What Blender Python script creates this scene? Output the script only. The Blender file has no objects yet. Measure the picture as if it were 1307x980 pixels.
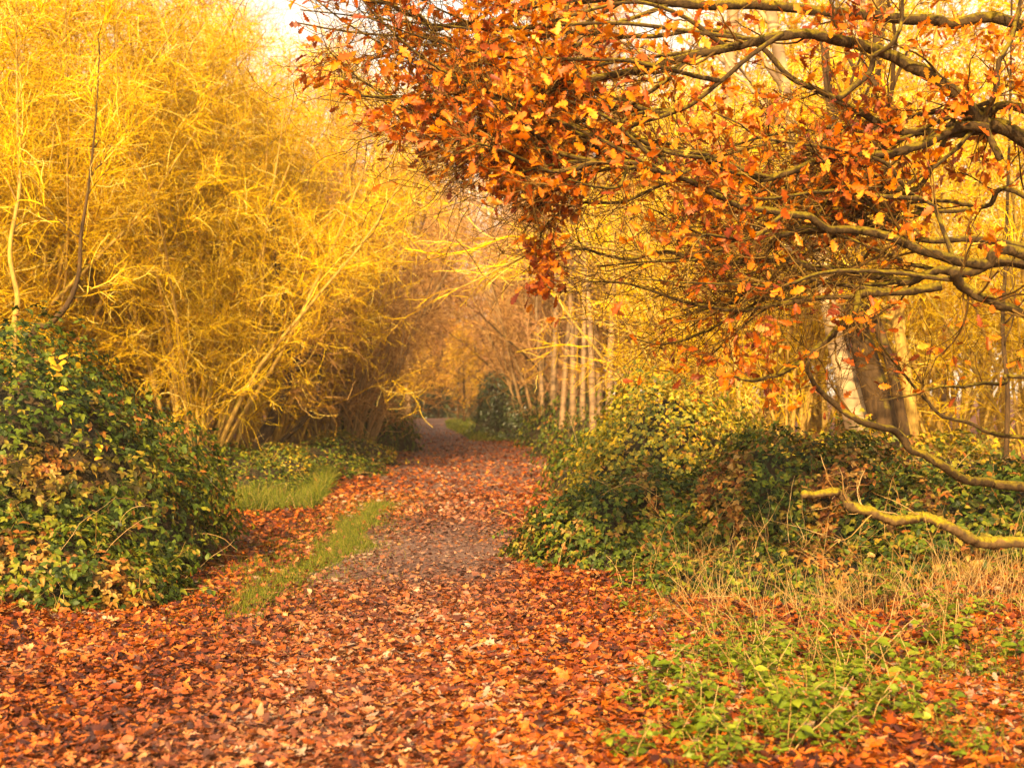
import bpy, math, random
import numpy as np
PI = math.pi
rng = np.random.default_rng(7)
random.seed(7)
scene = bpy.context.scene
C = scene.collection
F, CX, HY, EYE = 1815.0, 653.5, 505.0, 1.55      # photo focal length in px, centre column, horizon row, eye height

def at(px, py, Y):
    return np.array([(px-CX)/F*Y, Y, EYE+(HY-py)/F*Y])

# ------------------------------------------------------------------ numpy helpers
def nrm(v):
    return v/np.maximum(np.linalg.norm(v, axis=-1, keepdims=True), 1e-9)

_wr = np.random.default_rng(3)
_W = _wr.normal(0, 1, (7, 3)); _PH = _wr.uniform(0, 6.28, 7)
def wav(p, f=1.0, s=0.0):
    """cheap smooth noise, about -1..1"""
    p = np.asarray(p, float)
    a = np.sin((p*f) @ _W.T + _PH + s)
    b = np.sin((p*f*2.3) @ _W[::-1].T + _PH*1.7 + s)
    return a.mean(-1)*1.5 + b.mean(-1)*0.8

def gz(x, y):
    """ground height"""
    x = np.asarray(x, float); y = np.asarray(y, float)
    pc = path_c(y)
    d = np.abs(x-pc)
    k = np.clip((d-path_w(y)-.7)/2.5, 0, 1)
    z = k*k*(3-2*k)*(0.10+0.10*np.sin(x*.7+y*.35)+0.07*np.sin(x*1.9-y*1.1))
    z = z+0.012*np.sin(x*2.3+1)*np.sin(y*1.7)
    z = z+np.clip((y-45)/200, 0, 1)*0.5
    return z

def path_c(y):
    y = np.asarray(y, float)
    c = np.interp(y, [0, 26, 31, 37, 44, 51, 65, 80, 95, 120, 160], [-.9, -.9, -.93, -1.1, -1.9, -2.75, -4.0, -4.9, -4.3, -1, 8])
    return c-0.05*np.sin(y*.3)
def path_w(y):
    y = np.asarray(y, float)
    return np.interp(y, [0, 18, 22, 30, 38, 48, 60, 80], [.86, .86, 1.2, 1.85, 2.0, 1.35, 1.15, 1.15])

# ------------------------------------------------------------------ mesh helpers
def make_mesh(name, V, faces, col=None, smooth=True):
    """faces: list of int arrays, each (n,k)"""
    me = bpy.data.meshes.new(name)
    V = np.ascontiguousarray(V, dtype=np.float32)
    me.vertices.add(len(V)); me.vertices.foreach_set('co', V.ravel())
    loops = np.concatenate([f.ravel() for f in faces]).astype(np.int32)
    sizes = np.concatenate([np.full(len(f), f.shape[1], np.int32) for f in faces])
    starts = np.concatenate([[0], np.cumsum(sizes)[:-1]]).astype(np.int32)
    me.loops.add(len(loops)); me.loops.foreach_set('vertex_index', loops)
    me.polygons.add(len(sizes)); me.polygons.foreach_set('loop_start', starts)
    me.polygons.foreach_set('loop_total', sizes)
    if smooth:
        me.polygons.foreach_set('use_smooth', np.ones(len(sizes), bool))
    if col is not None:
        a = me.color_attributes.new('Col', 'FLOAT_COLOR', 'POINT')
        c4 = np.ones((len(V), 4), np.float32); c4[:, :col.shape[1]] = col
        a.data.foreach_set('color', c4.ravel())
    me.update(calc_edges=True)
    return me

def obj(name, me, mat, parent=None):
    o = bpy.data.objects.new(name, me); C.objects.link(o)
    if mat is not None and not me.materials:
        me.materials.append(mat)
    if parent is not None:
        o.parent = parent
    return o

def tag(o, label=None, cat=None, group=None, kind=None):
    for k, v in (('label', label), ('category', cat), ('group', group), ('kind', kind)):
        if v: o[k] = v
    return o

def thing(name, label, cat, loc=(0, 0, 0), rz=0, group=None, scale=1.0):
    o = bpy.data.objects.new(name, None); C.objects.link(o)
    o.location = loc; o.rotation_euler = (0, 0, rz); o.empty_display_size = .2
    o.scale = (scale,)*3 if np.isscalar(scale) else scale
    return tag(o, label, cat, group)

def dup(root, loc, rz=0, scale=1.0, label=None, group=None):
    r = root.copy(); C.objects.link(r)
    r.location = loc; r.rotation_euler = (0, 0, rz)
    r.scale = (scale,)*3 if np.isscalar(scale) else scale
    if label: r['label'] = label
    if group: r['group'] = group
    for ch in list(root.children):
        c = ch.copy(); C.objects.link(c); c.parent = r
    return r

class Geo:
    """collects tubes, leaves and sheets into ONE mesh"""
    def __init__(s): s.V = []; s.F = {}; s.Cc = []; s.n = 0
    def add(s, V, F, col):
        s.V.append(V.reshape(-1, 3)); s.Cc.append(col.reshape(-1, 3))
        for f in (F if isinstance(F, list) else [F]):
            s.F.setdefault(f.shape[1], []).append(f+s.n)
        s.n += len(s.V[-1])
    def build(s, name, mat, parent=None, smooth=True):
        me = make_mesh(name, np.concatenate(s.V), [np.concatenate(v) for v in s.F.values()], np.concatenate(s.Cc), smooth)
        return obj(name, me, mat, parent)
    def tubes(s, P, R, S=4, lvl=0.0, rnd=None, rough=0.0):
        P = np.asarray(P, float); R = np.asarray(R, float)
        if P.ndim == 2: P = P[None]; R = R[None]
        N, K, _ = P.shape
        T = nrm(np.gradient(P, axis=1))
        m = np.abs(T.mean(1)); ref = np.eye(3)[np.argmin(m, axis=1)][:, None, :]
        U = nrm(np.cross(T, ref)); W = np.cross(T, U)
        a = np.arange(S)/S*2*PI
        rr = R[:, :, None]*np.ones(S)
        if rough:
            rr = rr*(1+rough*rng.uniform(-1, 1, rr.shape))
        V = P[:, :, None, :]+rr[..., None]*(np.cos(a)[:, None]*U[:, :, None, :]+np.sin(a)[:, None]*W[:, :, None, :])
        idx = np.arange(N*K*S).reshape(N, K, S)
        nx = np.roll(idx, -1, axis=2)
        Q = np.stack([idx[:, :-1], nx[:, :-1], nx[:, 1:], idx[:, 1:]], -1).reshape(-1, 4)
        col = np.zeros((N, K, S, 3))
        col[..., 0] = (rng.uniform(0, 1, N) if rnd is None else rnd*np.ones(N))[:, None, None]
        col[..., 1] = np.linspace(0, 1, K)[None, :, None]
        col[..., 2] = lvl
        fl = [Q]
        if S >= 6:
            fl += [idx[:, 0, ::-1].reshape(-1, S), idx[:, -1, :].reshape(-1, S)]
        s.add(V, fl, col)
    def leaves(s, tpl, pos, d, n, size, rnd=None, g=None):
        """tpl=(verts, tris): length along +Y, face +Z"""
        tv, tf = tpl
        N = len(pos)
        Y = nrm(d); X = nrm(np.cross(Y, n)); Z = np.cross(X, Y)
        size = np.asarray(size)*np.ones(N)
        cv = rng.uniform(-.6, 1.4, (N, 1))*1.0     # curl
        wx = rng.uniform(.8, 1.2, (N, 1))
        tx = tv[None, :, 0]*wx; ty = tv[None, :, 1]*np.ones((N, 1)); tz = tv[None, :, 2]*rng.uniform(.2, 1.8, (N, 1))-cv*ty*ty*.28
        V = pos[:, None]+size[:, None, None]*(tx[..., None]*X[:, None]+ty[..., None]*Y[:, None]+tz[..., None]*Z[:, None])
        Fc = (tf[None]+(np.arange(N)*len(tv))[:, None, None]).reshape(-1, tf.shape[1])
        col = np.zeros((N, len(tv), 3))
        col[..., 0] = (rng.uniform(0, 1, N) if rnd is None else rnd)[:, None]
        col[..., 1] = (0 if g is None else np.asarray(g)*np.ones(N))[:, None] if g is not None else 0
        col[..., 2] = tv[None, :, 1]
        s.add(V, Fc, col)

def fold_leaf(half, lift=.12):
    """half outline [(x,y)...] from base to tip, mirrored; folded on the midrib"""
    h = np.array(half, float); n = len(h)
    mid = np.stack([np.zeros(n), h[:, 1], np.zeros(n)], 1)
    r = np.stack([h[:, 0], h[:, 1], h[:, 0]*lift*2], 1); l = r*[-1, 1, 1]
    V = np.concatenate([mid, r, l]); T = []
    for i in range(n-1):
        T += [(i, n+i, n+i+1), (i, n+i+1, i+1), (i, i+1, 2*n+i+1), (i, 2*n+i+1, 2*n+i)]
    return V, np.array(T)
OAK = fold_leaf([(.015, 0), (.10, .16), (.16, .24), (.10, .32), (.25, .44), (.13, .52), (.30, .66), (.17, .74), (.18, .88), (.0, 1.0)])
OAK2 = fold_leaf([(.02, 0), (.14, .20), (.09, .30), (.28, .48), (.14, .58), (.26, .78), (.10, .90), (.0, 1.0)], .3)
MAPLE = fold_leaf([(.02, 0), (.20, .05), (.46, .12), (.30, .28), (.52, .46), (.24, .50), (.20, .74), (.08, .74), (.0, 1.0)], .1)
OVATE = fold_leaf([(.01, 0), (.22, .14), (.30, .36), (.24, .62), (.11, .84), (.0, 1.0)], .16)
DIA = (np.array([(0, 0, 0), (.26, .45, .05), (0, 1, 0), (-.26, .45, .05)], float), np.array([(0, 1, 2), (0, 2, 3)]))
SLIM = (np.array([(0, 0, 0), (.12, .45, .03), (0, 1, 0), (-.12, .45, .03)], float), np.array([(0, 1, 2), (0, 2, 3)]))
def toothed():
    ys = np.linspace(0, 1, 11); w = .34*np.sin(np.clip(ys*1.0, 0, 1)**.75*PI)
    h = [(max(0.005, w[i]*(1.0 if i % 2 else .80)), ys[i]-(0.03 if i % 2 else 0)) for i in range(11)]
    h[0] = (.01, 0); h[-1] = (0, 1)
    return fold_leaf(h, .14)
NETTLE = toothed()

def grow(S, D, L, R0, K, wig, trop=(0, 0, 0), taper=.35):
    N = len(S); P = np.zeros((N, K, 3)); P[:, 0] = S; d = nrm(D)
    trop = np.asarray(trop, float); L = np.asarray(L)*np.ones(N); R0 = np.asarray(R0)*np.ones(N)
    for k in range(1, K):
        d = nrm(d+rng.normal(0, wig, (N, 3))+trop)
        P[:, k] = P[:, k-1]+d*(L/(K-1))[:, None]
    t = np.linspace(0, 1, K)[None]
    return P, R0[:, None]*(1-(1-taper)*t)

def spawn(P, R, n, tmin=.2, tmax=1., ang=(.5, 1.1), ratio=.6, bias=None):
    """n children per branch -> start, direction, radius, t"""
    N, K, _ = P.shape
    i = np.repeat(np.arange(N), n); M = len(i)
    t = rng.uniform(tmin, tmax, M); f = t*(K-1); a = np.minimum(f.astype(int), K-2); u = (f-a)[:, None]
    S = P[i, a]*(1-u)+P[i, a+1]*u
    T = nrm(P[i, a+1]-P[i, a])
    q = rng.normal(0, 1, (M, 3))
    if bias is not None: q = q*np.asarray(bias)
    q = nrm(q-(q*T).sum(1, keepdims=True)*T)
    w = rng.uniform(*ang, M)[:, None]
    D = T*np.cos(w)+q*np.sin(w)
    r = (R[i, a]*(1-u[:, 0])+R[i, a+1]*u[:, 0])*ratio
    return S, D, r, t

def smooth_line(pts, n):
    p = np.array(pts, float); q = np.vstack([2*p[0]-p[1], p, 2*p[-1]-p[-2]])
    out = []
    m = len(p)-1
    for s in np.linspace(0, m-1e-6, n):
        i = int(s); u = s-i; a, b, c, d = q[i:i+4]
        out.append(.5*((2*b)+(-a+c)*u+(2*a-5*b+4*c-d)*u*u+(-a+3*b-3*c+d)*u**3))
    return np.array(out)

# ------------------------------------------------------------------ materials
def mat_base(name):
    m = bpy.data.materials.new(name); m.use_nodes = True
    nt = m.node_tree; nt.nodes.clear()
    out = nt.nodes.new('ShaderNodeOutputMaterial')
    return m, nt, out
def ramp(nt, stops, interp='LINEAR'):
    r = nt.nodes.new('ShaderNodeValToRGB'); cr = r.color_ramp; cr.interpolation = interp
    while len(cr.elements) < len(stops): cr.elements.new(.5)
    for e, (p, c) in zip(cr.elements, stops):
        e.position = p; e.color = (*c, 1)
    return r
def leaf_mat(name, stops, trans=.3, rough=.55, spec=.4, tint=None, patch=None):
    """colour from the leaf's own random number; optional second set of colours in patches (Col.g)"""
    m, nt, out = mat_base(name); N = nt.nodes.new; L = nt.links.new
    at_ = N('ShaderNodeAttribute'); at_.attribute_name = 'Col'
    sp = N('ShaderNodeSeparateColor'); L(at_.outputs['Color'], sp.inputs[0])
    r = ramp(nt, stops); L(sp.outputs[0], r.inputs[0]); col = r.outputs[0]
    if patch:
        r2 = ramp(nt, patch); L(sp.outputs[0], r2.inputs[0])
        mx = N('ShaderNodeMix'); mx.data_type = 'RGBA'; L(sp.outputs[1], mx.inputs[0]); L(col, mx.inputs[6]); L(r2.outputs[0], mx.inputs[7]); col = mx.outputs[2]
    # blotches on each leaf
    tc = N('ShaderNodeTexCoord'); no = N('ShaderNodeTexNoise'); no.inputs['Scale'].default_value = 40; no.inputs['Detail'].default_value = 3
    L(tc.outputs['Object'], no.inputs['Vector'])
    mr = N('ShaderNodeMapRange'); mr.inputs[1].default_value = .3; mr.inputs[2].default_value = .7; mr.inputs[3].default_value = .72; mr.inputs[4].default_value = 1.2
    L(no.outputs[0], mr.inputs[0])
    hs = N('ShaderNodeHueSaturation'); L(mr.outputs[0], hs.inputs['Value']); L(col, hs.inputs['Color']); col = hs.outputs[0]
    p = N('ShaderNodeBsdfPrincipled'); p.inputs['Roughness'].default_value = rough; p.inputs['Specular IOR Level'].default_value = spec
    L(col, p.inputs['Base Color'])
    t = N('ShaderNodeBsdfTranslucent'); L(col, t.inputs[0])
    ms = N('ShaderNodeMixShader'); ms.inputs[0].default_value = trans
    L(p.outputs[0], ms.inputs[1]); L(t.outputs[0], ms.inputs[2]); L(ms.outputs[0], out.inputs[0])
    return m
def twig_mat(name, stops, rough=.8):
    m, nt, out = mat_base(name); N = nt.nodes.new; L = nt.links.new
    at_ = N('ShaderNodeAttribute'); at_.attribute_name = 'Col'
    sp = N('ShaderNodeSeparateColor'); L(at_.outputs['Color'], sp.inputs[0])
    r = ramp(nt, stops); L(sp.outputs[0], r.inputs[0])
    p = N('ShaderNodeBsdfDiffuse'); L(r.outputs[0], p.inputs[0]); L(p.outputs[0], out.inputs[0])
    return m
def bark_mat(name, dark, light, moss=None, moss_amt=.5, scale=9., stretch=.25, bump=.5):
    m, nt, out = mat_base(name); N = nt.nodes.new; L = nt.links.new
    tc = N('ShaderNodeTexCoord'); mp = N('ShaderNodeMapping'); mp.inputs['Scale'].default_value = (1, 1, stretch)
    L(tc.outputs['Object'], mp.inputs[0])
    n1 = N('ShaderNodeTexNoise'); n1.inputs['Scale'].default_value = scale*2; n1.inputs['Detail'].default_value = 7; n1.inputs['Roughness'].default_value = .65; L(mp.outputs[0], n1.inputs['Vector'])
    r = ramp(nt, [(.32, dark), (.64, light)]); L(n1.outputs[0], r.inputs[0]); col = r.outputs[0]
    if moss:
        ge = N('ShaderNodeNewGeometry'); sx = N('ShaderNodeSeparateXYZ'); L(ge.outputs['Normal'], sx.inputs[0])
        n2 = N('ShaderNodeTexNoise'); n2.inputs['Scale'].default_value = scale*.8; n2.inputs['Detail'].default_value = 6; L(tc.outputs['Object'], n2.inputs['Vector'])
        ad = N('ShaderNodeMath'); ad.operation = 'MULTIPLY_ADD'; L(sx.outputs[2], ad.inputs[0]); ad.inputs[1].default_value = .28; L(n2.outputs[0], ad.inputs[2])
        mr = N('ShaderNodeMapRange'); mr.inputs[1].default_value = .78-moss_amt*.5; mr.inputs[2].default_value = .92-moss_amt*.5; L(ad.outputs[0], mr.inputs[0])
        n3 = N('ShaderNodeTexNoise'); n3.inputs['Scale'].default_value = 60; L(tc.outputs['Object'], n3.inputs['Vector'])
        mc = ramp(nt, [(.3, tuple(c*.45 for c in moss)), (.7, moss)]); L(n3.outputs[0], mc.inputs[0])
        mx = N('ShaderNodeMix'); mx.data_type = 'RGBA'; L(mr.outputs[0], mx.inputs[0]); L(col, mx.inputs[6]); L(mc.outputs[0], mx.inputs[7]); col = mx.outputs[2]
    p = N('ShaderNodeBsdfPrincipled'); p.inputs['Roughness'].default_value = .85; p.inputs['Specular IOR Level'].default_value = .2
    L(col, p.inputs['Base Color'])
    b = N('ShaderNodeBump'); b.inputs['Strength'].default_value = bump; b.inputs['Distance'].default_value = .02; L(n1.outputs[0], b.inputs['Height']); L(b.outputs[0], p.inputs['Normal'])
    L(p.outputs[0], out.inputs[0])
    return m
def birch_mat(name, white=(.62, .50, .34), dark=(.10, .06, .035)):
    m, nt, out = mat_base(name); N = nt.nodes.new; L = nt.links.new
    tc = N('ShaderNodeTexCoord')
    mp = N('ShaderNodeMapping'); mp.inputs['Scale'].default_value = (1.2, 1.2, 9); L(tc.outputs['Object'], mp.inputs[0])
    n1 = N('ShaderNodeTexNoise'); n1.inputs['Scale'].default_value = 2.2; n1.inputs['Detail'].default_value = 5; L(mp.outputs[0], n1.inputs['Vector'])
    n2 = N('ShaderNodeTexNoise'); n2.inputs['Scale'].default_value = 2.6; n2.inputs['Detail'].default_value = 4; L(tc.outputs['Object'], n2.inputs['Vector'])
    r1 = ramp(nt, [(.54, (0, 0, 0)), (.62, (1, 1, 1))]); L(n1.outputs[0], r1.inputs[0])
    r2 = ramp(nt, [(.50, (0, 0, 0)), (.64, (1, 1, 1))]); L(n2.outputs[0], r2.inputs[0])
    ad = N('ShaderNodeMath'); ad.operation = 'MAXIMUM'; L(r1.outputs[0], ad.inputs[0]); L(r2.outputs[0], ad.inputs[1])
    ml = N('ShaderNodeMath'); ml.operation = 'MULTIPLY'; ml.inputs[1].default_value = .85; L(ad.outputs[0], ml.inputs[0])
    mx = N('ShaderNodeMix'); mx.data_type = 'RGBA'; L(ml.outputs[0], mx.inputs[0]); mx.inputs[6].default_value = (*white, 1); mx.inputs[7].default_value = (*dark, 1)
    p = N('ShaderNodeBsdfPrincipled'); p.inputs['Roughness'].default_value = .7; L(mx.outputs[2], p.inputs['Base Color'])
    b = N('ShaderNodeBump'); b.inputs['Strength'].default_value = .4; b.inputs['Distance'].default_value = .02; L(n1.outputs[0], b.inputs['Height']); L(b.outputs[0], p.inputs['Normal'])
    L(p.outputs[0], out.inputs[0])
    return m
def soil_mat(name, stops, scale=14, fine=90, bump=.8):
    m, nt, out = mat_base(name); N = nt.nodes.new; L = nt.links.new
    tc = N('ShaderNodeTexCoord')
    v = N('ShaderNodeTexVoronoi'); v.inputs['Scale'].default_value = scale; L(tc.outputs['Object'], v.inputs['Vector'])
    n1 = N('ShaderNodeTexNoise'); n1.inputs['Scale'].default_value = fine; n1.inputs['Detail'].default_value = 6; L(tc.outputs['Object'], n1.inputs['Vector'])
    n2 = N('ShaderNodeTexNoise'); n2.inputs['Scale'].default_value = .9; n2.inputs['Detail'].default_value = 5; L(tc.outputs['Object'], n2.inputs['Vector'])
    sc = N('ShaderNodeSeparateColor'); L(v.outputs['Color'], sc.inputs[0])
    a = N('ShaderNodeMath'); a.operation = 'MULTIPLY_ADD'; L(sc.outputs[0], a.inputs[0]); a.inputs[1].default_value = .45
    b_ = N('ShaderNodeMath'); b_.operation = 'MULTIPLY_ADD'; L(n1.outputs[0], b_.inputs[0]); b_.inputs[1].default_value = .45; b_.inputs[2].default_value = -.15
    L(b_.outputs[0], a.inputs[2])
    c_ = N('ShaderNodeMath'); c_.operation = 'MULTIPLY_ADD'; L(n2.outputs[0], c_.inputs[0]); c_.inputs[1].default_value = .5; L(a.outputs[0], c_.inputs[2])
    r = ramp(nt, stops); L(c_.outputs[0], r.inputs[0])
    p = N('ShaderNodeBsdfPrincipled'); p.inputs['Roughness'].default_value = .85; p.inputs['Specular IOR Level'].default_value = .25; L(r.outputs[0], p.inputs['Base Color'])
    bp = N('ShaderNodeBump'); bp.inputs['Strength'].default_value = bump; bp.inputs['Distance'].default_value = .03; L(c_.outputs[0], bp.inputs['Height']); L(bp.outputs[0], p.inputs['Normal'])
    L(p.outputs[0], out.inputs[0])
    return m

M = {}
M['ground'] = soil_mat('leafy_soil', [(.2, (.035, .014, .008)), (.45, (.10, .032, .014)), (.7, (.20, .065, .022)), (.9, (.30, .13, .05))], 16)
M['path'] = soil_mat('worn_earth', [(.2, (.07, .035, .028)), (.5, (.15, .08, .06)), (.75, (.24, .14, .10)), (.95, (.36, .24, .17))], 30, 120, .6)
M['litter'] = leaf_mat('fallen_leaves', [(0, (.03, .007, .004)), (.22, (.12, .022, .006)), (.45, (.31, .055, .007)), (.72, (.48, .115, .013)), (.9, (.54, .19, .03)), (.98, (.46, .23, .09)), (1, (.38, .25, .16))], .15, .5, .5,
                       patch=[(0, (.07, .03, .02)), (.3, (.17, .07, .04)), (.6, (.24, .11, .065)), (.88, (.31, .17, .11)), (1, (.40, .28, .2))])
M['oak_leaf'] = leaf_mat('orange_oak_leaf', [(0, (.24, .04, .010)), (.25, (.46, .095, .010)), (.55, (.64, .17, .012)), (.85, (.72, .26, .02)), (1, (.74, .38, .05))], .35, .5, .4)
M['bramble_leaf'] = leaf_mat('bramble_leaf', [(0, (.018, .032, .006)), (.35, (.045, .078, .010)), (.65, (.10, .145, .014)), (.86, (.22, .22, .022)), (.94, (.30, .20, .03)), (1, (.36, .12, .03))], .25, .5, .25,
                             patch=[(0, (.12, .035, .012)), (.4, (.32, .10, .018)), (.7, (.44, .20, .04)), (1, (.46, .30, .10))])
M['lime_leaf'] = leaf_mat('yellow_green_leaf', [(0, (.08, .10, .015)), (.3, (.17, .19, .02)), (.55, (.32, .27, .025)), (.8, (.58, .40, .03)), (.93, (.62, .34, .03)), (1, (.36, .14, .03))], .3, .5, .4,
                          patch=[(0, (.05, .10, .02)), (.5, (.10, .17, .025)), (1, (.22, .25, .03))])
M['herb_leaf'] = leaf_mat('nettle_leaf', [(0, (.09, .14, .012)), (.5, (.17, .24, .02)), (1, (.32, .35, .04))], .35, .5, .35)
M['gold_leaf'] = leaf_mat('golden_leaf', [(0, (.40, .20, .02)), (.4, (.62, .36, .03)), (.75, (.74, .48, .05)), (1, (.70, .30, .03))], .4, .5, .3)
M['orange_leaf'] = leaf_mat('amber_leaf', [(0, (.42, .13, .02)), (.5, (.66, .30, .03)), (1, (.78, .48, .05))], .4, .5, .3)
M['rust_leaf'] = leaf_mat('rusty_leaf', [(0, (.16, .06, .02)), (.5, (.33, .14, .04)), (1, (.45, .24, .09))], .25, .6, .3)
M['dark_leaf'] = leaf_mat('evergreen_leaf', [(0, (.018, .035, .01)), (.5, (.04, .07, .016)), (1, (.09, .11, .025))], .15, .35, .5)
M['grass'] = leaf_mat('grass_blade', [(0, (.05, .075, .01)), (.6, (.15, .19, .014)), (.85, (.28, .28, .03)), (1, (.45, .30, .10))], .35, .5, .3)
M['gold_twig'] = twig_mat('golden_twig', [(0, (.16, .07, .012)), (.2, (.42, .23, .02)), (.45, (.72, .44, .03)), (.8, (.84, .58, .05)), (1, (.86, .68, .22))])
M['gold_stem'] = bark_mat('golden_stem', (.22, .12, .03), (.50, .32, .08), (.36, .28, .04), .4)
M['tan_twig'] = twig_mat('tan_twig', [(0, (.16, .07, .025)), (.5, (.47, .235, .08)), (1, (.66, .40, .15))])
M['pink_twig'] = twig_mat('purplish_twig', [(0, (.18, .075, .04)), (.5, (.36, .17, .08)), (1, (.52, .29, .14))])
M['dark_twig'] = twig_mat('dark_twig', [(0, (.035, .018, .007)), (.6, (.10, .055, .018)), (1, (.28, .17, .05))])
M['dead_cane'] = twig_mat('dead_cane', [(0, (.08, .035, .015)), (.5, (.2, .10, .04)), (1, (.42, .24, .10))])
M['stalk'] = twig_mat('dead_stalk', [(0, (.16, .08, .03)), (.6, (.34, .19, .07)), (1, (.5, .34, .15))])
M['straw'] = twig_mat('dry_straw', [(0, (.20, .10, .03)), (.5, (.40, .23, .08)), (1, (.56, .38, .18))])
M['oak_bark'] = bark_mat('mossy_oak_bark', (.015, .009, .004), (.075, .043, .015), (.20, .145, .014), .5, 14, .5, 1.)
M['moss_bark'] = bark_mat('thick_yellow_moss_bark', (.05, .03, .015), (.14, .08, .03), (.28, .21, .02), .60, 9, .6)
M['brown_bark'] = bark_mat('brown_bark', (.02, .011, .005), (.095, .052, .02), (.19, .14, .02), .36, 8, .25)
M['dark_bark'] = bark_mat('dark_bark', (.022, .013, .008), (.075, .045, .025), None)
M['tan_bark'] = bark_mat('tan_bark', (.16, .09, .04), (.38, .24, .11), (.26, .22, .05), .2, 8, .2)
M['birch'] = birch_mat('white_birch_bark', (.42, .29, .145), (.10, .055, .025))
M['birch_far'] = birch_mat('tan_birch_bark', (.27, .165, .075), (.08, .045, .022))
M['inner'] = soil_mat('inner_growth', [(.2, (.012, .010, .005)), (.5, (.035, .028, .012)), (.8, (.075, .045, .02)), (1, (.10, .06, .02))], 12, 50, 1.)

# ------------------------------------------------------------------ ground and path
def grid_mesh(xs, ys, zf):
    X, Y = np.meshgrid(xs, ys); Z = zf(X, Y)
    V = np.stack([X, Y, Z], -1).reshape(-1, 3); n, m = X.shape
    i = np.arange(n*m).reshape(n, m)
    Fq = np.stack([i[:-1, :-1], i[:-1, 1:], i[1:, 1:], i[1:, :-1]], -1).reshape(-1, 4)
    return V, Fq
xs = np.concatenate([-np.geomspace(12, 600, 26)[::-1], np.arange(-11.75, 11.8, .25), np.geomspace(12, 600, 26)])
ys = np.concatenate([-np.geomspace(2, 200, 14)[::-1], np.arange(-1.75, 60, .25), np.geomspace(60, 900, 40)])
V, Fq = grid_mesh(xs, ys, gz)
g = obj('ground', make_mesh('ground', V, [Fq]), M['ground']); tag(g, kind='structure')
ys = np.concatenate([np.arange(-6, 60, .25), np.arange(60, 140, .6)])
u = np.linspace(-1, 1, 13)
Yg = np.repeat(ys[:, None], 13, 1)
edge = path_w(ys)+.10*np.sin(ys*2.1)+.07*np.sin(ys*5.3+1)
Xg = path_c(Yg)+u[None]*edge[:, None]
V = np.stack([Xg, Yg, gz(Xg, Yg)+.012+.0*Xg], -1).reshape(-1, 3)
i = np.arange(len(V)).reshape(len(ys), 13)
Fq = np.stack([i[:-1, :-1], i[:-1, 1:], i[1:, 1:], i[1:, :-1]], -1).reshape(-1, 4)
g = obj('path', make_mesh('path', V, [Fq]), M['path']); tag(g, kind='structure')

# ------------------------------------------------------------------ fallen leaves
def scatter_litter():
    G = Geo()
    def lay(n, y0, y1, tpls, s0, s1, side=1.15, lift=.03, power=1.0):
        Y = y0+(y1-y0)*rng.uniform(0, 1, n)**power
        half = Y*.36*side+.3
        X = rng.uniform(-1, 1, n)*half
        d = np.abs(X-path_c(Y))
        p3 = np.stack([X, Y, 0*X], 1)
        nz = wav(p3, .9)
        # sparser on the worn part of the path (about 11 to 17 m)
        worn = np.clip(1-np.abs(Y-14.2)/4.0, 0, 1)*np.clip((1.0-d)/.35, 0, 1)
        far_edge = np.clip((d-path_w(Y)-.5)/1.2, 0, 1)*np.clip((Y-18)/6, 0, 1)
        grassy = np.exp(-((X+1.85)/.35)**2)*np.clip((Y-9.6)/1, 0, 1)*np.clip((20-Y)/2, 0, 1)
        pr = (1-.6*worn)*(1-.55*grassy)*(1-.85*np.clip((Y-52)/10, 0, 1))*(1-.5*far_edge)*np.clip(1.0+.35*nz, .3, 1)
        k = rng.uniform(0, 1, n) < pr
        X, Y, d, nz, worn = X[k], Y[k], d[k], nz[k], worn[k]
        m = len(X)
        a = rng.uniform(0, 2*PI, m); tilt = np.abs(rng.normal(0, .55, m)); b = rng.uniform(0, 2*PI, m)
        D = np.stack([np.cos(a), np.sin(a), rng.normal(0, .22, m)], 1)
        Nn = np.stack([np.sin(tilt)*np.cos(b), np.sin(tilt)*np.sin(b), np.cos(tilt)*np.where(rng.uniform(0, 1, m) < .5, 1, -1)], 1)
        z = gz(X, Y)+.014+rng.uniform(0, lift, m)
        P = np.stack([X, Y, z], 1)
        sz = rng.uniform(s0, s1, m)*(1-.35*worn)
        dull = np.clip(np.exp(-((d-.05)/.75)**2)*.55+worn*.6+.3*nz, 0, 1)*np.clip(rng.uniform(.3, 1.4, m), 0, 1)
        dull = dull*np.clip((26-Y)/6, .25, 1)
        w = rng.uniform(0, 1, m)
        rnd = np.clip(w+.18*wav(P, 1.6), 0, 1)
        which = rng.integers(0, len(tpls), m)
        for j, t in enumerate(tpls):
            q = which == j
            if q.any(): G.leaves(t, P[q], D[q], Nn[q], sz[q], rnd[q], dull[q])
    lay(150000, 4.6, 11.5, [OAK, OAK2, MAPLE, OVATE, OAK], .024, .078, lift=.04)
    lay(75000, 11, 22, [OAK2, MAPLE, DIA], .045, .09)
    lay(90000, 21, 75, [DIA], .06, .12, 1.0, .03, 1.3)
    return G
o = scatter_litter().build('fallen_leaves', M['litter'], smooth=False)
tag(o, 'fallen oak leaves, red, orange and tan, carpeting the whole path and clearing', 'leaf litter', kind='stuff')

# ------------------------------------------------------------------ tree makers
def leaves_on(G, P, tpl, n, size, droop=.3, keep=None, spread=.02, tmin=0., g=None):
    S, D, r, t = spawn(P, np.zeros(P.shape[:2]), n, tmin, 1., (.4, 1.3))
    if keep is not None:
        k = keep(S); S, D = S[k], D[k]
    D = nrm(D+np.array([0, 0, -droop])+rng.normal(0, .25, S.shape))
    Nn = nrm(rng.normal(0, 1, S.shape)+np.array([0, 0, .6]))
    m = len(S)
    if m: G.leaves(tpl, S+rng.normal(0, spread, S.shape), D, Nn, rng.uniform(size*.65, size*1.2, m), g=g)

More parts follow.
